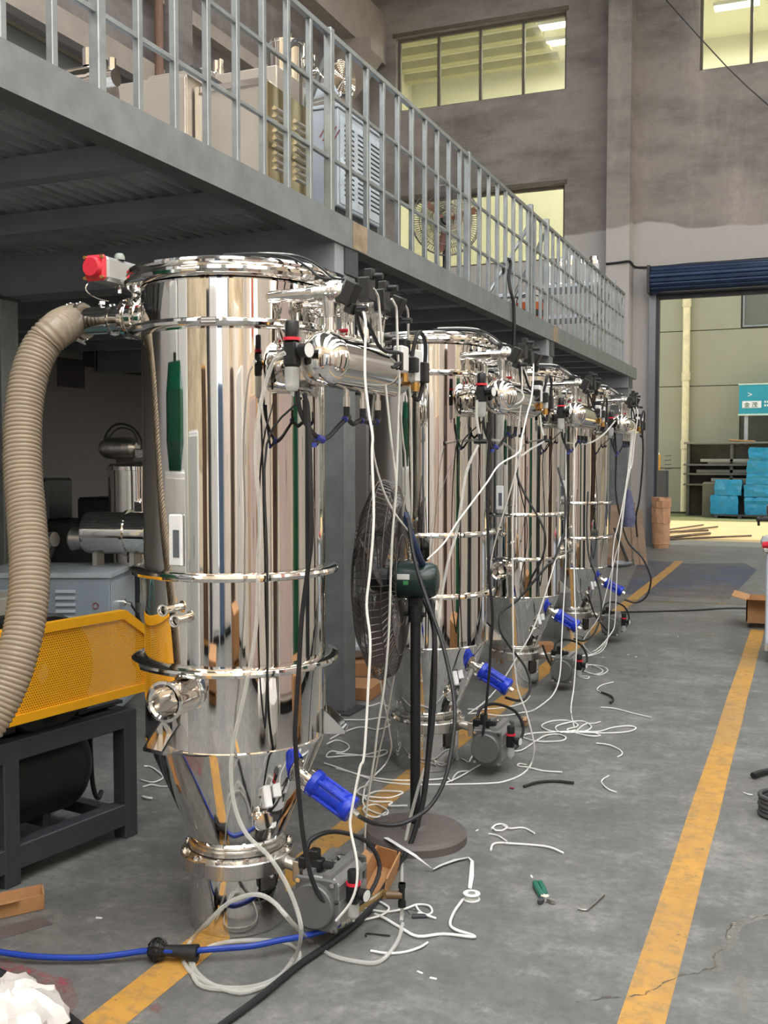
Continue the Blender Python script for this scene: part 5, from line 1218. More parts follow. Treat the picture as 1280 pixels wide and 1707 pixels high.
def bale(u0, u1, v0, v1, y, label, seed):
    a, c = ony(u0, v0, y), ony(u1, v1, y); rnd = random.Random(seed)
    x0, x1, z1, z0 = a.x, c.x, a.z, (.097 if v1 > 849 else c.z); mb = MB(); nx, nz = 8, 5; vs = []; ring = []
    per = [(i / nx, 0) for i in range(nx)] + [(1, j / 4) for j in range(4)] + [(1 - i / nx, 1) for i in range(nx)] + [(0, 1 - j / 4) for j in range(4)]
    for kz in range(nz + 1):
        t = kz / nz; ins = (.0 if 0 < kz < nz else .012)
        for (sx, sy) in per:
            vs.append(Vector((x0 + (x1 - x0) * (sx * (1 - 2 * ins) + ins) + rnd.uniform(-.015, .015), y + .7 * (sy * (1 - 2 * ins) + ins) + rnd.uniform(-.02, .02), z0 + (z1 - z0) * t + (rnd.uniform(-.012, .012) if kz else 0))))
    n = len(per); fs = [(k * n + i, k * n + (i + 1) % n, (k + 1) * n + (i + 1) % n, (k + 1) * n + i) for k in range(nz) for i in range(n)]
    fs += [tuple(range(n))[::-1], tuple(nz * n + i for i in range(n))]
    return solo('wrapped_bale', mb.add(vs, fs), SHEET, label, 'bale', 'blue wrapped bales in the yard', sharp=14)
rows_ = [(1184, 1230, 826, 849.5, 'lower blue bale of the short yard stack'), (1191, 1236, 800, 826, 'upper blue bale of the short yard stack'),
         (1241, 1310, 829, 849.5, 'bottom blue bale of the tall yard stack'), (1240, 1312, 808, 829, 'second blue bale from the ground, tall yard stack'), (1244, 1310, 790, 808, 'third blue bale of tall yard stack'), (1245, 1309, 767, 790, 'fourth blue bale of tall yard stack'), (1248, 1306, 746, 767, 'topmost blue bale of the tall yard stack')]
for k, (u0, u1, v0, v1, lab) in enumerate(rows_): bale(u0, u1, v0, v1, PY, lab, k)
pl = thing('pallet', 'dark flat pallet carrying the blue bales in yard', 'pallet', (ony(1240, 850, PY).x, PY + .35, -.02))
pa, pb = ony(1190, 850, PY).x, ony(1320, 850, PY).x
for k in range(3): part('board', MB().bx(pa, pb, PY - .05 + .28 * k, PY + .15 + .28 * k, .05, .095), DARKSTEEL, pl)
for k in range(4): part('runner', MB().bx(pa + (pb - pa) * k / 3.2, pa + (pb - pa) * k / 3.2 + .1, PY - .05, PY + .7, -.02, .05), DARKSTEEL, pl)
sp_ = ony(1095, 862, 19.1); sp_.z = 0
pbag = ony(1101, 897, 19.0)
bg_ = MB(); prof = [(.13, 0), (.15, .05), (.152, .3), (.16, .48), (.175, .56), (.165, .60), (.12, .57), (.05, .50), (0, .49)]
bagm = bg_.lathe(prof, 18, (pbag.x, pbag.y, 0)); rnd = random.Random(3)
for p in bagm.v:
    p.z *= 1.5
    if p.z > .02: p.x += rnd.uniform(-.018, .018); p.y += rnd.uniform(-.018, .018)
solo('paper_sack', bagm, M('brown_paper_sack', srgb(196, 150, 116), .7, 0, .2, 9), 'open brown paper sack standing by the roller door jamb', 'sack', sharp=25)
yb = ony(1090, 750, 29.4)
st = thing('yellow_canister', 'yellow canister with valve cage on dark stand beside the door', 'canister', (yb.x, 29.4, 0))
part('stand', MB().bx(yb.x - .4, yb.x + .35, 29.2, 29.8, -.02, 1.28), DARKSTEEL, st)
part('can', MB().cyl((yb.x + .02, 29.4, 1.28), (yb.x + .02, 29.4, 1.72), .16, None, 20), M('amber_can', srgb(200, 150, 60), .5), st); part('cap', MB().cyl((yb.x + .02, 29.4, 1.72), (yb.x + .02, 29.4, 1.86), .14, .06, 16), WHITE, st)
for q in range(4): part('cage_bar', MB().cyl((yb.x + .30, 29.3, 1.32 + .12 * q), (yb.x + .48, 29.3, 1.33 + .12 * q), .012, None, 6), DARKSTEEL, st)
# bars, boards and a stand by the door
BARM = M('rusty_bar_stock', srgb(104, 90, 74), .7, .3, .25, 6)
for k, (u0, v0, u1, v1, r) in enumerate(((1075, 893, 1196, 878, .02), (1062, 890, 1172, 875, .018), (1105, 897, 1183, 889, .03), (1050, 902, 1252, 893, .02), (1085, 888, 1180, 884, .025))):
    a, c = onz(u0, v0, r), onz(u1, v1, r)
    solo('metal_bar', MB().cyl(a, c, r, None, 8), BARM, ['long bar lying outermost across the doorway', 'second bar of the doorway heap, behind the outermost', 'short thick bar in the doorway heap', 'longest thin bar on the inside of door threshold', 'bar lying in the middle of the doorway heap'][k], 'bar', 'bars lying in the doorway')
WOOD = M('weathered_board', srgb(146, 124, 104), .8, 0, .2, 7)
for k, (u0, v0, u1, v1, w) in enumerate(((1012, 895, 1018, 842, .14), (1030, 893, 1036, 838, .2), (1058, 890, 1049, 846, .12), (1068, 892, 1058, 850, .1))):
    a, c = ony(u0, v0, 15.75), ony(u1, v1, 16.0); a.z = .0
    ex = Vector((cos(.2), sin(.2), 0)) * w; ez = Vector((0, .03, 0))
    solo('leaning_board', MB().add([a, a + ex, c + ex, c, a + ez, a + ex + ez, c + ex + ez, c + ez], [(0, 1, 2, 3), (4, 7, 6, 5), (0, 4, 5, 1), (1, 5, 6, 2), (2, 6, 7, 3), (3, 7, 4, 0)]), WOOD, ['narrow board leaning at platform end behind the last hopper', 'wide board leaning beside the narrow one at platform end', 'slim board leaning by the door jamb', 'slimmest board leaning closest to the door jamb'][k], 'board', 'boards leaning by the door')
tp = onz(1008, 948)
ts = thing('folding_trestle', 'black folding trestle stand behind the last hopper', 'trestle', (tp.x, tp.y, 0))
for (u0, v0, u1, v1) in ((998, 935, 1022, 880), (1048, 942, 1024, 880), (1003, 934, 1045, 930)):
    a = onz(u0, v0); c = ony(u1, v1, a.y + .05); part('bar', MB().cyl((a.x, a.y, max(.02, a.z)), c, .022, None, 8), BLACK, ts)
dp = onz(1020, 943)
solo('steel_dish', MB().lathe([(0, 0), (.22, 0), (.28, .03), (.3, .05), (.26, .05), (.2, .02), (0, .015)], 28, (dp.x, dp.y, .002)), FILM_D, 'pale round dish on the floor beside the trestle', 'dish')
# ================================================================== HANGING TUBES AND CABLES
def W(pts, y0, y1, r, z=None):
    """pixel path on upright planes y0 -> y1; whatever would pass below the floor lies on it"""
    out = []; n = len(pts) - 1
    for i, q in enumerate(pts):
        y = y0 + (y1 - y0) * i / n if len(q) < 3 else q[2]
        p = ony(q[0], q[1], y)
        if p.z < r: p = onz(q[0], q[1], r * 1.05)
        out.append(p)
    return out
def tube(name, pts, r, m, label, cat='tube', group=None, n=8, sub=4):
    return solo(name, MB().tube(pts, r, n, sub), m, label, cat, group)
GW = 'white tubes hanging from the hoppers'
r = .0042
tube('air_tube', W([(605, 515), (608, 530), (609.5, 545), (608, 602), (609, 640), (615, 690), (621, 727), (620, 760), (623, 862), (617, 950), (611, 1009), (617, 1068), (614, 1141), (607, 1258), (600, 1280), (586.6, 1349), (584, 1380), (594.5, 1434), (594.5, 1473), (584, 1505), (560, 1535)], 2.85, 2.80, r), r, WHITETUBE, 'white tube from first solenoid of foremost hopper down past the blue hammer', group=GW)
tube('air_tube', W([(621, 480), (627, 488), (631, 502), (636, 570), (640.5, 625), (646, 677), (652.5, 740), (655, 760), (660, 813), (654, 892), (651, 965), (648, 1053), (640.6, 1141), (629, 1217), (624.5, 1258), (617, 1306), (610, 1359), (608, 1412), (611, 1440)], 2.98, 3.62, r), r, WHITETUBE, 'white tube from second solenoid of foremost hopper down to cardboard tray', group=GW)
tube('air_tube', W([(618, 562), (621, 580), (627.5, 610), (626, 640), (621, 677), (620, 715), (623, 760), (639, 818), (657, 854), (674, 877), (683, 888)], 3.05, 3.85, r), r, WHITETUBE, 'white tube slanting from wiring box to the cable knot above fan motor', group=GW)
tube('air_tube', W([(652.5, 498), (658, 508), (661, 520), (663, 590), (665.5, 630), (664, 677), (662, 760), (660, 818), (656, 850)], 3.10, 3.3, r), r, WHITETUBE, 'white tube from third solenoid ending beside the fan cage', group=GW)
tube('air_tube', W([(670, 499), (676, 510), (680, 527), (680, 590), (682, 630), (684, 690), (686, 760), (686, 848), (683, 878)], 3.22, 3.9, r), r, WHITETUBE, 'white tube from fourth solenoid straight down to knot above fan motor', group=GW)
tube('air_tube', W([(659, 590), (663, 605), (665, 620), (667, 685), (672, 740), (675, 760), (676, 818), (671, 854), (676, 876)], 3.25, 3.9, r), r, WHITETUBE, 'white tube from the end of air header to knot above fan motor', group=GW)
fl7 = [(684.5, 988), (680, 1024), (668, 1076), (654, 1141), (645, 1194), (633, 1248), (620, 1301), (600, 1314), (596, 1322), (613, 1327.5), (648, 1330), (671, 1322), (660, 1319), (626, 1319.5), (608, 1330), (622, 1336), (653, 1337), (648, 1343), (679, 1343)]
tube('air_tube', W(fl7[:7], 3.93, 4.45, r) + [onz(u, v, r + .006 * (k % 3)) for k, (u, v) in enumerate(fl7[7:])], r, WHITETUBE, 'white tube under fan motor ending in loops on the yellow line', group=GW)
l8 = [(630, 1106), (636, 1150), (645, 1194), (650, 1225), (652, 1248), (642, 1274), (612, 1305), (606, 1325), (605, 1338), (613, 1349), (640, 1359), (646, 1351), (626, 1341), (606, 1347), (613, 1359), (629, 1362), (646, 1352)]
tube('air_tube', W(l8[:6], 4.3, 4.75, r) + [onz(u, v, r + .008 * (k % 3)) for k, (u, v) in enumerate(l8[6:])], r, WHITETUBE, 'white tube beside the cage foot, looped on floor behind blue hammer', group=GW)
# tubes lying on the floor behind the first hopper
def F_(pts, r, zs=None): return [onz(u, v, r + (.004 * (k % 2) if zs is None else zs)) for k, (u, v) in enumerate(pts)]
GF = 'white tube lengths lying on the floor'
floor_tubes = [
 ([(560, 1195), (585, 1183), (620, 1176), (635, 1172), (650, 1180)], 'white tube in the floor tangle behind foremost hopper, topmost strand'),
 ([(548, 1203), (575, 1200), (610, 1200), (640, 1196), (652, 1206), (630, 1216), (600, 1212), (570, 1222), (550, 1232)], 'white tube in the floor tangle, winding strand under the fan cage'),
 ([(545, 1240), (560, 1234), (575, 1238), (582, 1246), (570, 1254), (552, 1252), (545, 1262), (575, 1260), (610, 1258), (640, 1250), (644, 1256), (625, 1262), (590, 1258), (560, 1256)], 'white tube coiled in the floor tangle by the right lug of foremost hopper'),
 ([(540, 1272), (565, 1280), (600, 1292), (640, 1299), (680, 1301), (730, 1299), (745, 1296), (752, 1303), (757, 1294), (765, 1287), (780, 1285)], 'long white tube running behind the fan pole towards second actuator'),
 ([(235, 1300), (255, 1304), (272, 1296), (262, 1285), (250, 1278), (240, 1277)], 'white tube loop seen between frame leg and foremost hopper'),
 ([(238, 1312), (252, 1308), (268, 1311), (282, 1311)], 'short white tube on floor by the dark frame leg'),
 ([(770, 1265), (781, 1270), (786, 1262), (800, 1250), (810, 1256), (803, 1272), (785, 1284), (760, 1298), (740, 1306)], 'white tube loop before the regulator of second hopper'),
 ([(780, 1190), (800, 1189), (836, 1193), (870, 1188), (893, 1182), (921, 1159), (930, 1130)], 'white tube curving on floor beside the third hopper actuator'),
 ([(780, 1182), (810, 1182), (850, 1178), (874, 1170), (883, 1160)], 'white tube behind the last one, beside the blue hammer of second hopper'),
 ([(843, 1251), (868, 1251), (892, 1236), (910, 1226), (930, 1224), (943, 1229), (935, 1235), (900, 1236), (876, 1231), (872, 1226), (890, 1222), (930, 1220), (960, 1219), (985, 1220), (1000, 1226), (985, 1227), (960, 1222), (945, 1216), (960, 1212), (962, 1207), (945, 1201), (920, 1202), (903, 1209), (910, 1216), (935, 1221), (975, 1221), (1010, 1222), (1045, 1220), (1060, 1214), (1048, 1210), (1020, 1213), (1000, 1219), (970, 1221)], 'white tube heap in wide loops on the open floor'),
 ([(958.6, 1217), (935, 1221), (926, 1212), (945, 1205), (970, 1202), (985, 1210), (980, 1217), (960, 1221), (975, 1207), (990, 1206), (1001, 1203)], 'upper white coil in the wide heap on open floor'),
 ([(950, 1118), (975, 1109), (1000, 1110), (1013, 1117), (1000, 1125), (980, 1121), (965, 1112), (985, 1108), (1005, 1118), (990, 1124), (960, 1115), (948, 1121), (975, 1131), (982, 1128), (968, 1127)], 'small white coil on floor beside the regulator of third hopper'),
 ([(925, 1097), (945, 1093), (965, 1094), (985, 1091), (1000, 1083), (1010, 1070)], 'white tube leaving the foot of last hopper along the floor'),
]
for pts, lab in floor_tubes: tube('air_tube', F_(pts, r), r, WHITETUBE, lab, group=GF)
# second hopper
tube('air_tube', W([(887, 588), (889, 617), (886, 661), (878, 692), (869, 733), (864, 755), (832, 775), (812, 804), (785, 840), (762, 871), (740, 905), (712, 933)], 5.1, 4.2, r), r, WHITETUBE, 'white tube slanting from second hopper header back to the fan motor', group=GW)
tube('air_tube', W([(866, 600), (869, 610), (870, 655), (864, 708), (862, 733), (858, 800), (854.5, 860), (854.5, 957), (855, 1040), (856, 1092), (859, 1120), (863, 1150), (877, 1187), (889, 1234), (890, 1255), (884, 1276), (868, 1292), (840, 1303), (812, 1306), (746, 1307.6), (680, 1307.6), (626, 1301), (586, 1288), (560, 1281)], 4.8, 5.3, r), r, WHITETUBE, 'long white tube from second hopper sweeping along floor behind fan base', group=GW)
tube('air_tube', W([(875, 617), (881, 646), (880, 677), (872, 720), (866, 761), (850, 820), (833, 875), (822, 915), (816, 950)], 5.0, 5.1, r), r, WHITETUBE, 'short white tube hanging against the third hopper side', group=GW)
# third hopper
tube('air_tube', W([(954, 640), (956, 700), (957, 768), (956, 853), (957, 957), (958.6, 1013), (961, 1069), (957, 1140), (951.5, 1182), (957, 1212)], 6.9, 6.5, r), r, WHITETUBE, 'white tube hanging straight down before the last hopper to the floor heap', group=GW)
tube('air_tube', W([(944, 650), (943, 760), (943, 929), (939, 1013), (936, 1069), (933, 1126), (921, 1159), (893, 1182)], 7.0, 6.3, r), r, WHITETUBE, 'white tube hanging between third and last hopper', group=GW)
tube('air_tube', W([(934, 895), (923, 943), (906, 999), (887, 1052), (862, 1095), (836, 1137), (810, 1168), (780, 1190)], 6.6, 5.9, r), r, WHITETUBE, 'white tube slanting across the third hopper down to the floor', group=GW)
# last hopper
b4 = [([(1057, 672), (1063, 690), (1058, 729), (1053, 776), (1047, 786), (1042, 819), (1040, 844), (1034, 895), (1025, 929), (1011, 985), (999, 1027), (974, 1064), (974, 1078), (988, 1092)], 'outermost white tube of the bundle hanging from last hopper'),
      ([(1054, 668), (1058, 700), (1052, 760), (1049, 788), (1038, 850), (1030, 929), (1027, 985), (1025, 1036), (1019, 1055), (994, 1083), (960, 1097)], 'second white tube of the bundle hanging from last hopper'),
      ([(1052, 665), (1055, 705), (1050, 770), (1042, 830), (1034, 895), (1022, 943), (1016, 1013), (1013, 1064), (1002, 1086), (977, 1095)], 'inner white tube of the bundle hanging from last hopper'),
      ([(1050, 664), (1052, 720), (1046, 790), (1034, 860), (1024, 900), (1020, 945)], 'shortest white tube of the bundle hanging from last hopper')]
for pts, lab in b4: tube('air_tube', W(pts, 9.1, 8.6, r), r, WHITETUBE, lab, group=GW)
# clear tubes
rc = .0068
GC = 'clear plastic tubes'
tube('clear_tube', W([(475, 588), (466, 593), (455, 605), (441, 645), (430, 702), (426, 760), (431, 830), (433, 880), (430, 942), (429, 1020), (419, 1099), (403, 1177), (390, 1233), (385, 1289), (392, 1347), (412, 1392), (447, 1426), (474, 1467), (495, 1516), (502, 1557)], 2.66, 2.62, rc) +
     [onz(u, v, z) for u, v, z in ((491, 1595, .03), (461, 1630, .008), (412, 1646, .008), (357, 1643, .008), (316, 1619, .008), (306, 1591, .01), (323, 1562, .03))] + W([(344, 1540), (381, 1505), (423, 1491), (454, 1502), (485, 1536)], 2.62, 2.6, rc) + [onz(u, v, .009) for u, v in ((516, 1567), (550, 1591), (591, 1602), (632, 1603), (661, 1572), (671, 1540))], rc, CLEAR,
     'clear tube from the front regulator coiling on the floor before foremost hopper', group=GC)
tube('clear_tube', F_([(316, 1600), (330, 1640), (380, 1650), (430, 1648), (480, 1622), (500, 1590), (470, 1570), (400, 1568), (350, 1578), (322, 1605), (345, 1636), (400, 1655), (450, 1640)], rc), rc, CLEAR, 'clear tube loops lying on the floor before the foremost hopper', group=GC)
cl2 = [(670, 1484), (670, 1440), (674, 1412), (685, 1359), (703, 1293), (714, 1258), (727, 1112), (733, 1015), (747, 936), (762, 883), (777, 789), (797, 742)]
tube('clear_tube', W(cl2, 3.60, 4.55, rc), rc, CLEAR, 'clear tube rising from the floor tee past the fan to second hopper', group=GC)
tube('clear_tube', W([(795, 667), (794, 692), (798, 720), (801, 736)], 4.58, 4.56, rc), rc, CLEAR, 'short clear tube from second regulator down to its tee', group=GC)
tube('clear_tube', W([(801, 736), (812, 733), (834, 736), (853, 749), (866, 761), (884, 749), (909, 735)], 4.57, 6.55, rc), rc, CLEAR, 'clear tube sagging between second and third regulators', group=GC)
tube('clear_tube', W([(900, 692), (903, 715), (909, 735)], 6.6, 6.55, rc), rc, CLEAR, 'short clear tube from third regulator down to its tee', group=GC)
tube('clear_tube', W([(909, 735), (919, 733), (950, 739), (981, 739), (1006, 724), (1025, 702)], 6.55, 8.65, rc), rc, CLEAR, 'clear tube rising from third tee to the last hopper regulator', group=GC)
for (u, v, y, lab) in ((801, 736, 4.55, 'black push-in tee below the second regulator'), (909, 735, 6.53, 'black push-in tee below the third regulator')):
    p = ony(u, v, y); t = thing('tube_tee', lab, 'fitting', tuple(p))
    part('tee_body', MB().cyl(p + Vector((-.03, 0, 0)), p + Vector((.03, 0, 0)), .011, None, 10), BLACKPL, t); part('tee_branch', MB().cyl(p, p + Vector((0, 0, .035)), .011, None, 10), BLACKPL, t)
p = onz(670, 1487, .10)
t = thing('hose_tee', 'black tee joining brown hose and clear tubes on the floor', 'fitting', (p.x, p.y, 0))
part('tee_body', MB().cyl(p + Vector((0, 0, -.045)), p + Vector((0, 0, .03)), .010, None, 12).cyl(p + Vector((0, 0, -.05)), p + Vector((0, 0, -.03)), .014, None, 12).cyl(p + Vector((0, 0, .015)), p + Vector((0, 0, .03)), .013, None, 12), BLACKPL, t)
part('tee_branch', MB().cyl(p + Vector((0, 0, -.01)), p + Vector((-.05, -.02, -.01)), .014, None, 12), M('brown_tee_branch', srgb(110, 86, 56), .4), t)
part('tail_tube', MB().tube([p + Vector((0, 0, -.045)), p + Vector((.0, 0, -.08)), p + Vector((.005, -.02, -.092))], .007, 8, 3), CLEAR, t)
# black cables
GB = 'black cables on the hopper row'
tube('black_tube', W([(507, 655), (514, 700), (519, 880), (514, 942), (503, 1030), (498, 1117), (492, 1208), (493, 1250), (495, 1282), (503, 1375), (512, 1433), (522, 1471), (536, 1498), (552, 1505), (563, 1504)], 2.70, 2.92, .0075), .0075, RUBBER, 'black tube down the front of foremost hopper to its lower regulator', group=GB)
tube('black_tube', W([(599, 1361), (612, 1368), (626, 1372.6), (661, 1375), (693, 1362), (719, 1341), (741, 1301), (752, 1253), (758, 1200), (756, 1160), (750, 1126), (736, 1068), (718, 1018), (700, 965), (689, 924), (683, 885), (680, 865)], 3.0, 3.78, .0075), .0075, RUBBER, 'black tube sagging from the front blue hammer up to the fan', group=GB)
tube('black_tube', W([(718, 1000), (722, 1030), (724, 1053), (725, 1112), (722, 1190), (714, 1266), (706, 1333), (690, 1390), (679, 1418)], 4.05, 3.75, .011) + [onz(u, v, .015) for u, v in ((661, 1446), (632, 1494), (600, 1534), (560, 1566), (500, 1607), (433, 1662), (365, 1712), (300, 1765))], .0105, RUBBER, 'thick black cable from fan motor down and across floor to picture corner', group=GB)
tube('black_tube', W([(706, 1000), (722, 1050), (720, 1130), (712, 1260), (704, 1330), (697, 1380)], 4.06, 3.85, .007), .007, RUBBER, 'thin black cable along the fan pole', group=GB)
tube('black_tube', W([(818, 720), (812, 800), (815, 950), (821, 1024), (818, 1080), (815, 1126), (808, 1200), (802, 1245), (808, 1252)], 4.72, 4.86, .007), .007, RUBBER, 'black tube down the second hopper to its lower regulator', group=GB)
tube('black_tube', W([(843, 1163), (864, 1168), (878, 1162), (884, 1140), (875, 1111), (850, 1078), (834, 1050), (836, 1021), (864, 999), (912, 943), (921, 938), (934, 906), (940, 886), (942, 830), (930, 780)], 4.97, 6.4, .007), .007, RUBBER, 'black tube from second blue hammer winding up to the third hopper', group=GB)
tube('black_tube', W([(861, 780), (864, 800), (878, 830), (898, 864), (909, 895), (904, 929), (885, 965), (880, 985)], 6.6, 6.5, .007), .007, RUBBER, 'black tube draped down the front of third hopper', group=GB)
tube('black_tube', W([(957, 1065), (974, 1068), (991, 1055), (1001, 1027), (1002, 999), (994, 962), (982, 929), (978, 880), (980, 820)], 6.98, 8.4, .007), .007, RUBBER, 'black tube from third blue hammer rising along last hopper', group=GB)
tube('black_tube', W([(1041, 1000), (1061, 1004.6), (1078, 993), (1085, 968), (1081, 951), (1070, 929), (1056, 915), (1044, 898), (1033, 858), (1026, 816), (1027, 760), (1024, 715)], 9.0, 9.1, .008), .008, RUBBER, 'black tube from the last blue hammer in a wide arc up to header', group=GB)
tube('black_tube', W([(904, 1075), (915, 1103), (932, 1128), (936, 1128)], 6.85, 6.9, .007), .007, RUBBER, 'short black tube into lower regulator of third hopper', group=GB)
tube('black_tube', W([(980, 990), (991, 1024), (1005, 1043), (1013, 1052), (1020, 1050)], 8.7, 8.85, .007), .007, RUBBER, 'short black tube into lower regulator of last hopper', group=GB)
tube('black_tube', W([(1067, 690), (1072, 750), (1066, 830), (1060, 860), (1062, 895)], 9.2, 9.3, .008), .008, RUBBER, 'black tube hanging beside white bundle of last hopper', group=GB)
tube('black_tube', [onz(u, v, .009) for u, v in ((1010, 1021), (1050, 1020), (1100, 1019), (1160, 1017), (1210, 1014), (1245, 1014))], .009, RUBBER, 'thin black cable lying straight across the lane near cardboard box', group=GB)
kn = ony(683, 880, 3.85)
t = thing('cable_knot', 'dark blue taped cable knot above the green fan motor', 'knot', tuple(kn))
part('knot', MB().tube([kn + Vector((-.02, 0, .06)), kn + Vector((.0, -.01, .0)), kn + Vector((.02, 0, -.06)), kn + Vector((.03, .03, -.12)), kn + Vector((.03, .08, -.16))], .014, 8, 4), M('dark_blue_tape', srgb(34, 50, 82), .4), t)
part('tie', MB().torus(kn, (.3, 0, 1), .016, .004, 14, 6), BLACKPL, t)
sk = ony(1048, 840, 9.25)
solo('net_sleeve', MB().lathe([(.0, .14), (.02, .11), (.045, .0), (.06, -.12), (.05, -.2), (0, -.2)], 14, sk), M('blue_grey_netting', srgb(96, 98, 128), .7, 0, .25, 30), 'blue grey net sleeve around the bundle hanging from last hopper', 'sleeve')

# ================================================================== ON THE FLOOR
bh = [onz(u, v, z) for u, v, z in ((-60, 1575, .03), (0, 1587, .03), (66, 1595, .025), (147, 1596.5, .022), (197, 1591.6, .026), (246, 1585, .034), (300, 1586, .04), (360, 1582, .04), (420, 1577, .045), (470, 1567, .05), (509, 1560, .05), (545, 1550, .055), (567, 1540, .06))]
bt = thing('blue_air_hose', 'blue air hose with black strainer grip lying before the foremost hopper', 'hose', (bh[4].x, bh[4].y, 0))
part('hose', MB().tube(bh, .0095, 10, 4), BLUEHOSE, bt)
kc = onz(262.5, 1583, .036); kx = (onz(320, 1588, .036) - kc).normalized()
bl = MB().lathe([(0, -.03), (.018, -.026), (.029, -.012), (.031, 0), (.029, .012), (.018, .026), (0, .03)], 20, kc, kx)
ball = part('strainer_ball', bl, RUBBER, bt, 'black ball with ribs')
x_, y_, a_ = frame_of(kx)
for k in range(10):
    e = x_ * cos(2 * pi * k / 10) + y_ * sin(2 * pi * k / 10)
    part('rib', MB().tube([kc + a_ * (.030 * sin(q)) + e * (.0335 * cos(q)) for q in (-1.1, -.6, 0, .6, 1.1)], .0035, 5, 2), BLACKPL, ball)
for q in (-.5, 0, .5): part('rib', MB().torus(kc + a_ * (.031 * sin(q)), kx, .0325 * cos(q), .003, 24, 5), BLACKPL, ball)
part('grip', MB().lathe([(.012, .02), (.017, .026), (.018, .05), (.026, .125), (.026, .13), (.014, .131), (.012, .128)], 20, kc, kx), RUBBER, bt)
e0, e1 = onz(567, 1540, .06), onz(595, 1521, .065); d_ = (e1 - e0).normalized()
part('hose_coupling', MB().lathe([(.0, 0), (.014, 0), (.014, .018), (.010, .02), (.010, .03), (.014, .032), (.014, .055), (.009, .057), (.009, .09), (0, .09)], 10, e0 - d_ * .01, d_), MIRROR_R, bt)
tube('brown_tube', [e0 + d_ * .08, onz(605, 1511, .065), onz(622, 1499, .075), onz(640, 1487, .09), p + Vector((-.05, -.02, -.01))], .010, glassy('brown_clear_tube', srgb(150, 124, 78), .3, .1), 'brownish clear tube from blue hose coupling to the black tee', group=None)
tube('black_hose', [onz(u, v, .022) for u, v in ((-40, 1606), (0, 1625), (26, 1637), (59, 1660), (98, 1688), (125, 1709), (160, 1740))], .017, RUBBER, 'thick black hose across the corner beside the white bag', 'hose')
solo('white_bag', crumple(tuple(onz(6, 1700, .06)), .15, 34, 18, .26, .6, 8, 1), BAGW, 'white crumpled plastic bag beside thick black hose', 'bag', sharp=24)
def tray(name, label, o, ex, ey, L, w, h, t=.006, slope=0.0):
    """open cardboard tray: floor, sides, a torn flap"""
    ex, ey = Vector(ex).normalized(), Vector(ey).normalized(); o = Vector(o); up = Vector((0, 0, 1))
    th = thing(name, label, 'box', tuple(o))
    def slab(a, b_, c): return MB().add([a, a + b_, a + b_ + c, a + c] + [q + b_.cross(c).normalized() * t for q in (a, a + b_, a + b_ + c, a + c)], [(0, 1, 2, 3), (7, 6, 5, 4), (0, 4, 5, 1), (1, 5, 6, 2), (2, 6, 7, 3), (3, 7, 4, 0)])
    part('tray_floor', slab(o + up * .002, ex * L, ey * w), CARDBOARD, th)
    part('side', slab(o + up * .002, ex * L, up * h - ey * slope), CARDBOARD, th)
    part('side', slab(o + ey * w + up * .002, ex * L, up * h + ey * .01), CARDBOARD, th)
    part('end', slab(o + ex * L + up * .002, ey * w, up * h), CARDBOARD, th)
    part('flap', slab(o + up * (h + .002), ex * L * .6, -ey * .03 + up * .012), CARDBOARD, th)
    return th
a, c, q = onz(603, 1487), onz(628, 1440), onz(633, 1497)
tray('cardboard_tray', 'open cardboard tray on floor before the fan base', a, c - a, q - a, .26, .10, .075)
a, c, q = onz(0, 1536), onz(62, 1522), onz(0, 1508)
tray('cardboard_tray', 'open cardboard tray by the compressor frame, near metal plate', onz(-30, 1538), c - a, q - a, .20, .085, .05)
a = onz(-20, 1573); b_ = onz(88, 1541); c = onz(70, 1530); d = onz(-20, 1552)
solo('metal_plate', MB().add([a, b_, c, d] + [x + Vector((0, 0, .004)) for x in (a, b_, c, d)], [(0, 1, 2, 3), (7, 6, 5, 4), (0, 4, 5, 1), (1, 5, 6, 2), (2, 6, 7, 3), (3, 7, 4, 0)]), M('dull_brown_plate', srgb(112, 102, 100), .6, .2, .2, 9), 'thin dull brown metal plate lying flat near cardboard tray', 'plate')
# wood blocks and crumpled plastic by the column
for (u, v, w, d, h, rz, lab) in ((572, 1166, .34, .30, .085, .1, 'sawn wooden block on floor behind foremost hopper'), (588, 1128, .34, .22, .10, .3, 'wooden block under the crumpled plastic by the column'), (893, 1093, .24, .16, .09, .3, 'wooden block on floor between third and last hopper')):
    q = onz(u, v); m = Matrix.Rotation(rz, 3, 'Z')
    solo('wood_block', MB().bbox(q + Vector((0, d / 2, h / 2)), (w, d, h), .004, m), M('sawn_wood_%d' % u, srgb(176, 128, 88), .75, 0, .12, 8), lab, 'block')
q = onz(580, 1128); 
solo('clear_wrap_heap', crumple((q.x - .02, q.y + .22, .19), .15, 18, 11, .28, .6, 12), glassy('crinkled_wrap', srgb(176, 176, 180), .2, .12), 'crumpled clear plastic on wooden block by platform column', 'wrap', sharp=12)
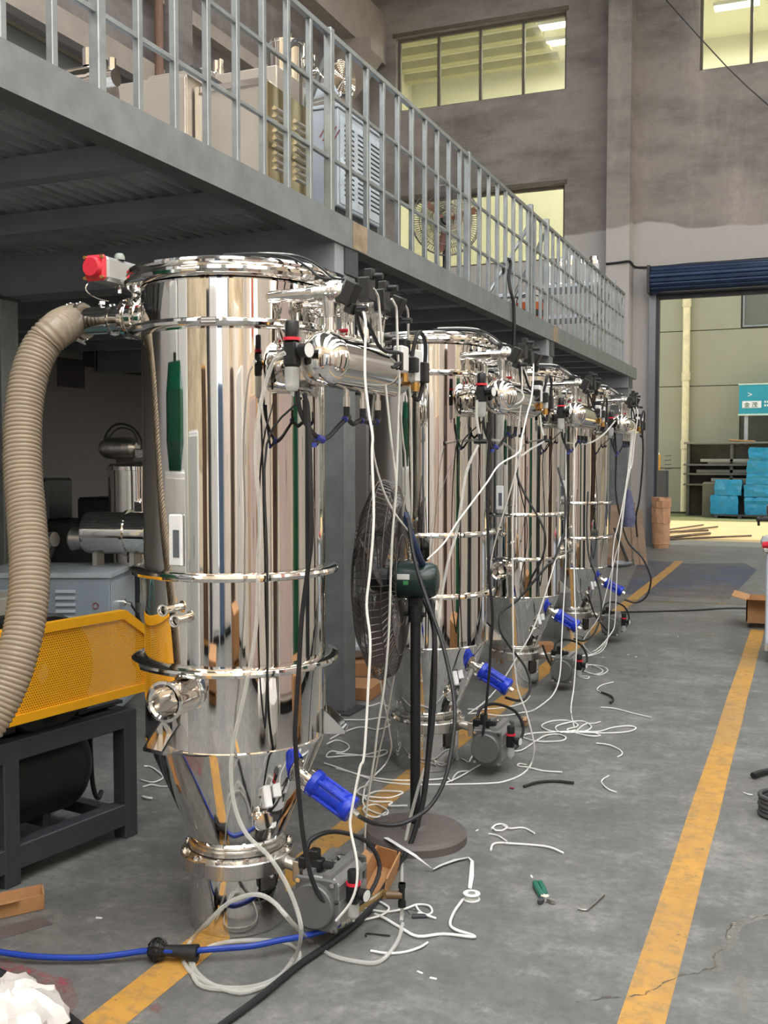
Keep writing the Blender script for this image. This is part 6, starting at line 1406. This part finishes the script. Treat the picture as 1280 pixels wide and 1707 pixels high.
# fan base strip of thread-seal tape, tape roll
tp_ = [(643, 1397), (690, 1426), (722, 1450), (735, 1443), (760, 1434), (781, 1430), (787, 1436), (786, 1460), (783, 1482)]
zs_ = [.055, .055, .008, .006, .006, .008, .006, .006, .01]
mb = MB(); P = [onz(u, v, z) for (u, v), z in zip(tp_, zs_)]
vs = []; w = .011
for k, q in enumerate(P):
    dd = (P[min(k + 1, len(P) - 1)] - P[max(k - 1, 0)]); dd.z = 0; dd.normalize(); nn = Vector((dd.y, -dd.x, 0)) * w * (1, .9, .6, .8, 1, .7, .6, .8, .6)[k]
    vs += [q - nn, q + nn + Vector((0, 0, .003))]
o_ = len(vs); vs += [q + Vector((0, 0, .0012)) for q in vs]
fs = []
for k in range(len(P) - 1): fs += [(2 * k, 2 * k + 1, 2 * k + 3, 2 * k + 2), (o_ + 2 * k + 2, o_ + 2 * k + 3, o_ + 2 * k + 1, o_ + 2 * k)]
solo('seal_tape_strip', mb.add(vs, fs), WHITE, 'unrolled white tape strip across fan base to the tape roll', 'tape')
q = onz(786, 1500)
t = thing('tape_roll', 'white spool of thread seal tape on floor beyond fan base', 'spool', (q.x, q.y, 0))
part('lower_rim', MB().lathe([(.014, 0), (.030, 0), (.031, .002), (.030, .004), (.014, .004)], 32, (q.x, q.y, .001)), WHITE, t)
part('upper_rim', MB().lathe([(.014, .020), (.030, .020), (.031, .022), (.030, .024), (.014, .024)], 32, (q.x, q.y, .001)), WHITE, t)
part('core', MB().lathe([(.013, .002), (.022, .004), (.022, .020), (.013, .022), (.013, .002)], 28, (q.x, q.y, .001)), M('rolled_tape', srgb(206, 206, 200), .6), t)
tube('nylon_string', F_([(771, 1500), (757, 1520), (750, 1540), (760, 1550), (785, 1558), (788, 1562), (740, 1557), (697, 1561), (670, 1548), (640, 1530), (625, 1524)], .005), .005, WHITETUBE, 'white flattened cord from the spool bending back to the hose end')
tube('nylon_string', F_([(604, 1512), (620, 1517), (645, 1520), (675, 1515), (695, 1508), (715, 1510), (720, 1520), (712, 1525), (700, 1520), (692, 1508)], .004), .004, WHITETUBE, 'white cord looped beside the steel clip before cardboard tray')
tube('nylon_string', F_([(600, 1535), (635, 1526), (648, 1515), (640, 1507), (625, 1500), (612, 1497)], .004), .004, WHITETUBE, 'white cord curling under the brown tube near regulator')
tube('nylon_string', F_([(697, 1522), (712, 1526), (727, 1531)], .004), .004, WHITETUBE, 'short white cord end past the steel clip')
tube('nylon_string', F_([(618, 1585), (645, 1589), (675, 1587), (700, 1579), (713, 1571)], .004), .004, WHITETUBE, 'short bent white cord before the clear tube on open floor')
q = onz(694, 1529)
t = thing('steel_clip', 'small dark steel clip with bent wire before the tape spool', 'clip', (q.x, q.y, 0))
part('plate', MB().bbox(q + Vector((.01, 0, .006)), (.05, .018, .010), .002, Matrix.Rotation(.45, 3, 'Z')), DARKSTEEL, t); part('wire', MB().tube([q + Vector((-.02, -.01, .01)), q + Vector((-.035, .004, .014)), q + Vector((-.032, .014, .016)), q + Vector((-.005, .016, .014))], .0016, 6, 3), DARKSTEEL, t)
# cut ends and offcuts, each on its own
offcuts = [
 ([(819, 1382), (826, 1375), (838, 1374), (845, 1378), (838, 1384), (826, 1384), (821, 1379)], .004, 'w', 'small white tube ring on open floor'),
 ([(838, 1376), (850, 1381), (872, 1380), (891, 1389)], .0038, 'w', 'bent white tube offcut leaving the small ring'),
 ([(818, 1418), (821, 1408), (832, 1405), (850, 1406), (880, 1408), (915, 1412), (939, 1422)], .0045, 'w', 'longest white tube offcut with hooked end on open floor'),
 ([(814, 1390), (830, 1393), (845, 1403)], .0032, 'w', 'thin white offcut touching the hooked one'),
 ([(873, 1311), (895, 1304), (925, 1302), (956, 1305)], .007, 'b', 'black tube offcut lying alone on open floor'),
 ([(878, 1275), (866, 1273), (863, 1277), (880, 1279), (905, 1285), (937, 1287)], .004, 'w', 'white tube offcut with turned end near long sweeping tube'),
 ([(1015, 1293), (1005, 1299), (1003, 1305), (1013, 1315), (1028, 1321)], .0035, 'w', 'curved pale offcut on the open lane floor'),
 ([(994, 1239), (1016, 1242), (1033, 1250), (1037, 1257), (1029, 1262)], .004, 'w', 'hooked pale offcut below the wide tube heap'),
 ([(1001, 1179), (1025, 1181), (1055, 1189), (1086, 1196)], .0038, 'w', 'long pale offcut above the wide tube heap'),
 ([(1000, 1153), (1018, 1160), (1022, 1167), (1017, 1171)], .007, 'b', 'short curled black offcut beyond wide tube heap'),
 ([(1022, 1137), (1003, 1142), (995, 1149), (1001, 1154)], .0038, 'w', 'thin pale wire running into the curled black offcut'),
 ([(610, 1561), (611, 1556), (625, 1557), (650, 1560)], .003, 'b', 'bent thin black wire on floor near the coupling'),
 ([(110, 1335), (123, 1328), (136, 1322)], .005, 'w', 'white offcut on floor under compressor frame'),
 ([(238, 1328), (246, 1330), (254, 1331)], .006, 'w', 'white stub beside frame leg of compressor'),
 ([(1255, 1293), (1268, 1288), (1290, 1284)], .016, 'b', 'thick black rubber piece at lane edge by the coil'),
 ([(1239, 1321), (1247, 1324), (1254, 1325)], .003, 'w', 'tiny white offcut beside the yellow lane line'),
]
for pts, rr, k, lab in offcuts: tube('tube_offcut', F_(pts, rr), rr, WHITETUBE if k == 'w' else RUBBER, lab, 'offcut')
# debris specks that can be picked out
for k, (u, v) in enumerate(((722, 1632), (795, 1385), (1047, 1092), (1060, 1095), (886, 1462), (165, 1531), (1130, 1062), (700, 1622), (1005, 1096), (830, 1240))):
    q = onz(u, v); solo('floor_scrap', MB().bbox(q + Vector((0, 0, .002)), (.022, .007, .004), .001, Matrix.Rotation(k * 1.3, 3, 'Z')), WHITE, 'small pale scrap of plastic lying on the floor', 'scrap', 'pale scraps on the floor')
q = onz(853, 1315); solo('red_scrap', MB().bbox(q + Vector((0, 0, .004)), (.02, .014, .008), .002), M('dark_red_scrap', srgb(120, 36, 52), .5), 'small dark red scrap near the black offcut', 'scrap')
q = onz(873, 1212)
t = thing('tape_wad', 'small brown and white wad of tape on floor before wide tube heap', 'wad', (q.x, q.y, 0))
part('wad', crumple((q.x, q.y + .02, .03), .034, 10, 7, .2, .9, 21), M('tan_tape_wad', srgb(196, 164, 128), .7), t, sharp=15); part('strand', MB().torus((q.x + .005, q.y - .005, .045), (.3, -.5, 1), .016, .005, 14, 5), M('brown_tape', srgb(120, 80, 52), .6), t)
# pliers and hex key
q0, q1 = onz(896, 1477), onz(914, 1514); d = (q1 - q0).normalized(); s_ = Vector((d.y, -d.x, 0)); L = (q1 - q0).length
t = thing('pliers', 'green handled pliers lying on the open lane floor', 'pliers', tuple(q0.lerp(q1, .5)))
up = Vector((0, 0, 1))
HG = M('green_grip', srgb(38, 112, 92), .45)
for sg_ in (-1, 1): part('handle', MB().tube([q0 + s_ * .009 * sg_ + up * .012, q0 + d * L * .3 + s_ * .010 * sg_ + up * .012, q0 + d * L * .62 + s_ * .006 * sg_ + up * .011], .011, 8, 3), HG, t)
part('pivot', MB().cyl(q0 + d * L * .68 + up * .001, q0 + d * L * .68 + up * .02, .015, None, 16), MIRROR_R, t)
for sg_ in (-1, 1):
    part('jaw', MB().prism([(0, 0), (.032, .004), (.036, .016), (.018, .024), (.0, .016)], q0 + d * L * .70 + up * .003, d * .9 + s_ * .35 * sg_, s_ * sg_, up * .012), DARKSTEEL if sg_ > 0 else BRUSHED_D, t)
tube('hex_key', F_([(963, 1514), (970, 1516), (978, 1516.5), (982, 1514), (994, 1504), (1007, 1491)], .0036, .002), .0036, BRUSHED_D, 'bent steel hex key on floor beside the green pliers', 'hex key', n=6, sub=2)
# coiled hose at the picture's edge
q = onz(1300, 1360)
mb = MB()
for k in range(5): mb.torus((q.x + .004 * (k % 2), q.y, .012 + .019 * k), (0, 0, 1), .085, .0105, 40, 8)
solo('coiled_hose', mb, M('dark_grey_hose', srgb(74, 74, 74), .6), 'stacked coil of dark grey hose on floor at the lane edge', 'hose')
